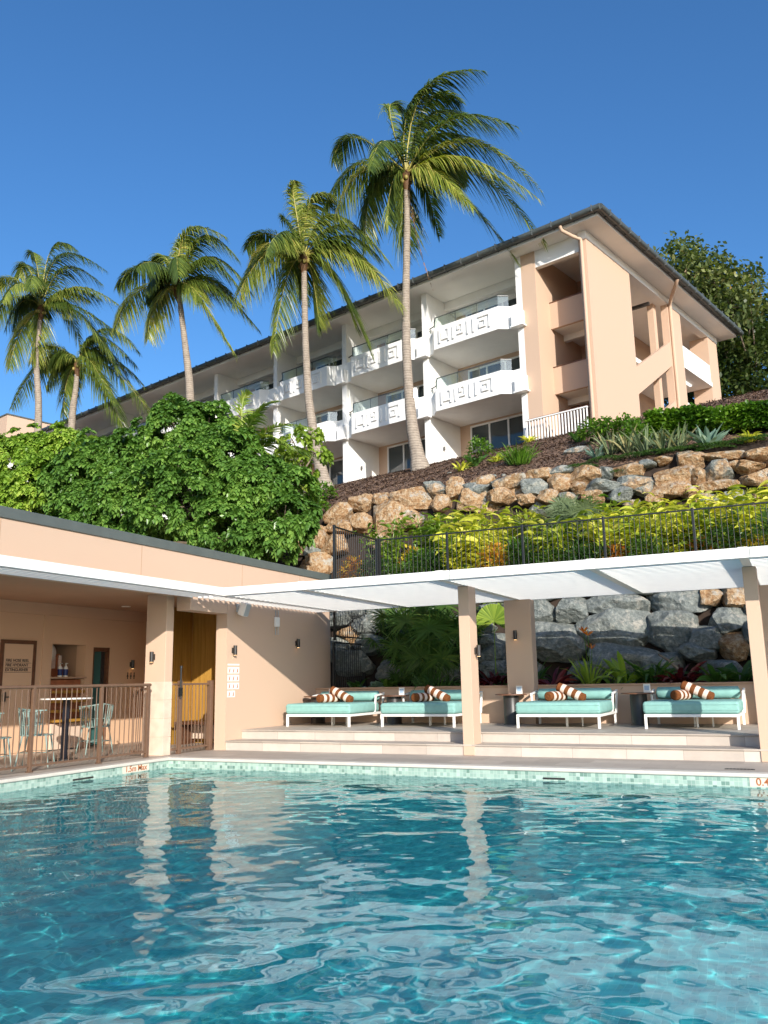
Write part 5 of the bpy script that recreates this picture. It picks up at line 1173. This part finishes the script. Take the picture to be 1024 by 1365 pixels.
# upper slope garden
def up_(px, py): return ground_hit(px, py)
SL = [(452, 632, 'b', 'yellow green leafy plant right of the second palm foot'), (470, 630, 'g', 'dark green leafy plant against the white hotel wall'), (432, 670, 'k', 'small green bush below the second palm foot'), (420, 690, 'k', 'loose green bush at the edge of the big shrub'), (573, 606, 'G', 'tall lime plant behind the tallest palm foot'), (530, 612, 'g', 'green plant left of the tallest palm foot'),
      (615, 628, 'b', 'yellow green low plant right of the tallest palm'), (632, 622, 'g', 'leafy low plant under the first balcony door'), (662, 616, 'b', 'yellow tipped plant in front of the glass doors'), (692, 620, 't', 'bright green grassy tuft at the foot of the white fin'), (705, 590, 'b', 'small yellow plant by the picket railing'), (640, 612, 'k', 'small bush beside the glass doors'),
      (795, 612, 'a', 'blue aloe left of the flax group'), (815, 606, 'f', 'grey green flax, leftmost of its group'), (838, 604, 'f', 'grey green flax, second of its group'), (862, 604, 'f', 'yellow streaked flax in front of the hedge'), (885, 604, 'f', 'grey flax beside the big agave'), (905, 600, 'f', 'tall grey flax left of the big agave'), (945, 599, 'A', 'large blue green agave rosette near the wall top'),
      (790, 590, 'k', 'green bush at the foot of the hotel corner'), (808, 588, 'k', 'second green bush beside the hotel downpipe'), (835, 585, 'k', 'green bush where the hedge begins'), (770, 590, 'g', 'small green plant by the end of the picket railing'), (1000, 590, 'b', 'small green plant on the mulch at far right'), (965, 580, 'k', 'little dark plant under the hedge'), (850, 598, 'k', 'low green bush among the flax')]
for px, py, ty, l in SL:
    p = up_(px, py)
    if ty == 'b': o = finish(blade_clump(26, .65, .09, .9, .6, .55, .1, BL), 'garden_plant', L_GING, p, l, 'plant')
    elif ty == 'g': o = finish(blade_clump(20, .85, .13, 1.2, .5, .5, .1, BL), 'garden_plant', L_GREEN, p, l, 'plant')
    elif ty == 'G': o = finish(ginger(1.5, 12, .5, .45, .09), 'garden_plant', L_LIME, p, l, 'plant')
    elif ty == 't': o = finish(blade_clump(260, 1.15, .025, 1.6, .5, .5, .35), 'grass_tuft', L_HEDGE, p, l, 'plant')
    elif ty == 'a': o = finish(blade_clump(26, .55, .08, .8, .15, .5, .04), 'aloe', L_BLUE, p, l, 'plant')
    elif ty == 'A': o = finish(blade_clump(34, .85, .17, .75, .2, .5, .06, [.6, .9, 1, .7, .05]), 'agave', L_BLUE, p, l, 'plant')
    elif ty == 'f': o = finish(blade_clump(44, 1.1, .06, 1.2, .35, .5, .2, None, .15, 4, .3), 'flax', L_GREY, p, l, 'plant')
    else: o = finish(bush(.8, .9, 420, .15, .07, .5), 'garden_bush', L_HEDGE, p, l, 'shrub')
for k, (px, py) in enumerate(((772, 633), (808, 622), (845, 618), (872, 614), (903, 611), (935, 606), (960, 604), (990, 601), (1018, 598), (830, 640), (955, 612))):
    p = up_(px, py-6); lv = Leaves(); n = 700; a = RNG.uniform(0, 2*PI, n); r_ = np.sqrt(RNG.random(n)); B = np.stack([np.cos(a)*r_*.55, np.sin(a)*r_*.35, .03+.12*(1-r_**2)], -1)
    lv.add(B, np.stack([np.cos(a)*.6, np.sin(a)*.6, np.full(n, .8)], -1)+RNG.normal(0, .3, (n, 3)), .17, .014, droop=.7, seg=2, tint=np.clip(.45+RNG.normal(0, .18, n), 0, 1), prof=[1, .8, .1])
    finish(lv, 'mondo_grass_mat', L_GREEN, p, 'dark green grass cushion, '+ORD[k]+' from the left on top of the upper boulders', 'ground cover plant', 'grass cushions on the wall top')
# mulch chips: uncountable
n = 26000; xx = RNG.uniform(-20, 5, n); yy = RNG.uniform(23.9, 34, n); ok = yy < facY(xx)-.2; xx, yy = xx[ok], yy[ok]; n = len(xx)
lv = Leaves(); lv.add(np.stack([xx, yy, terr(xx, yy)+RNG.uniform(0, .03, n)], -1), rand_dirs(n, -.1, .5), RNG.uniform(.04, .13, n), .03, droop=0, seg=1, tint=RNG.random(n), prof=[1, .8])
tag(lv.build('mulch_chips', leafmat('bark_chip', [(0, (.03, .014, .008)), (.7, (.11, .06, .035)), (1, (.28, .19, .12))], .9, 0)), 'loose bark chips scattered over the slope', 'mulch', kind='stuff')
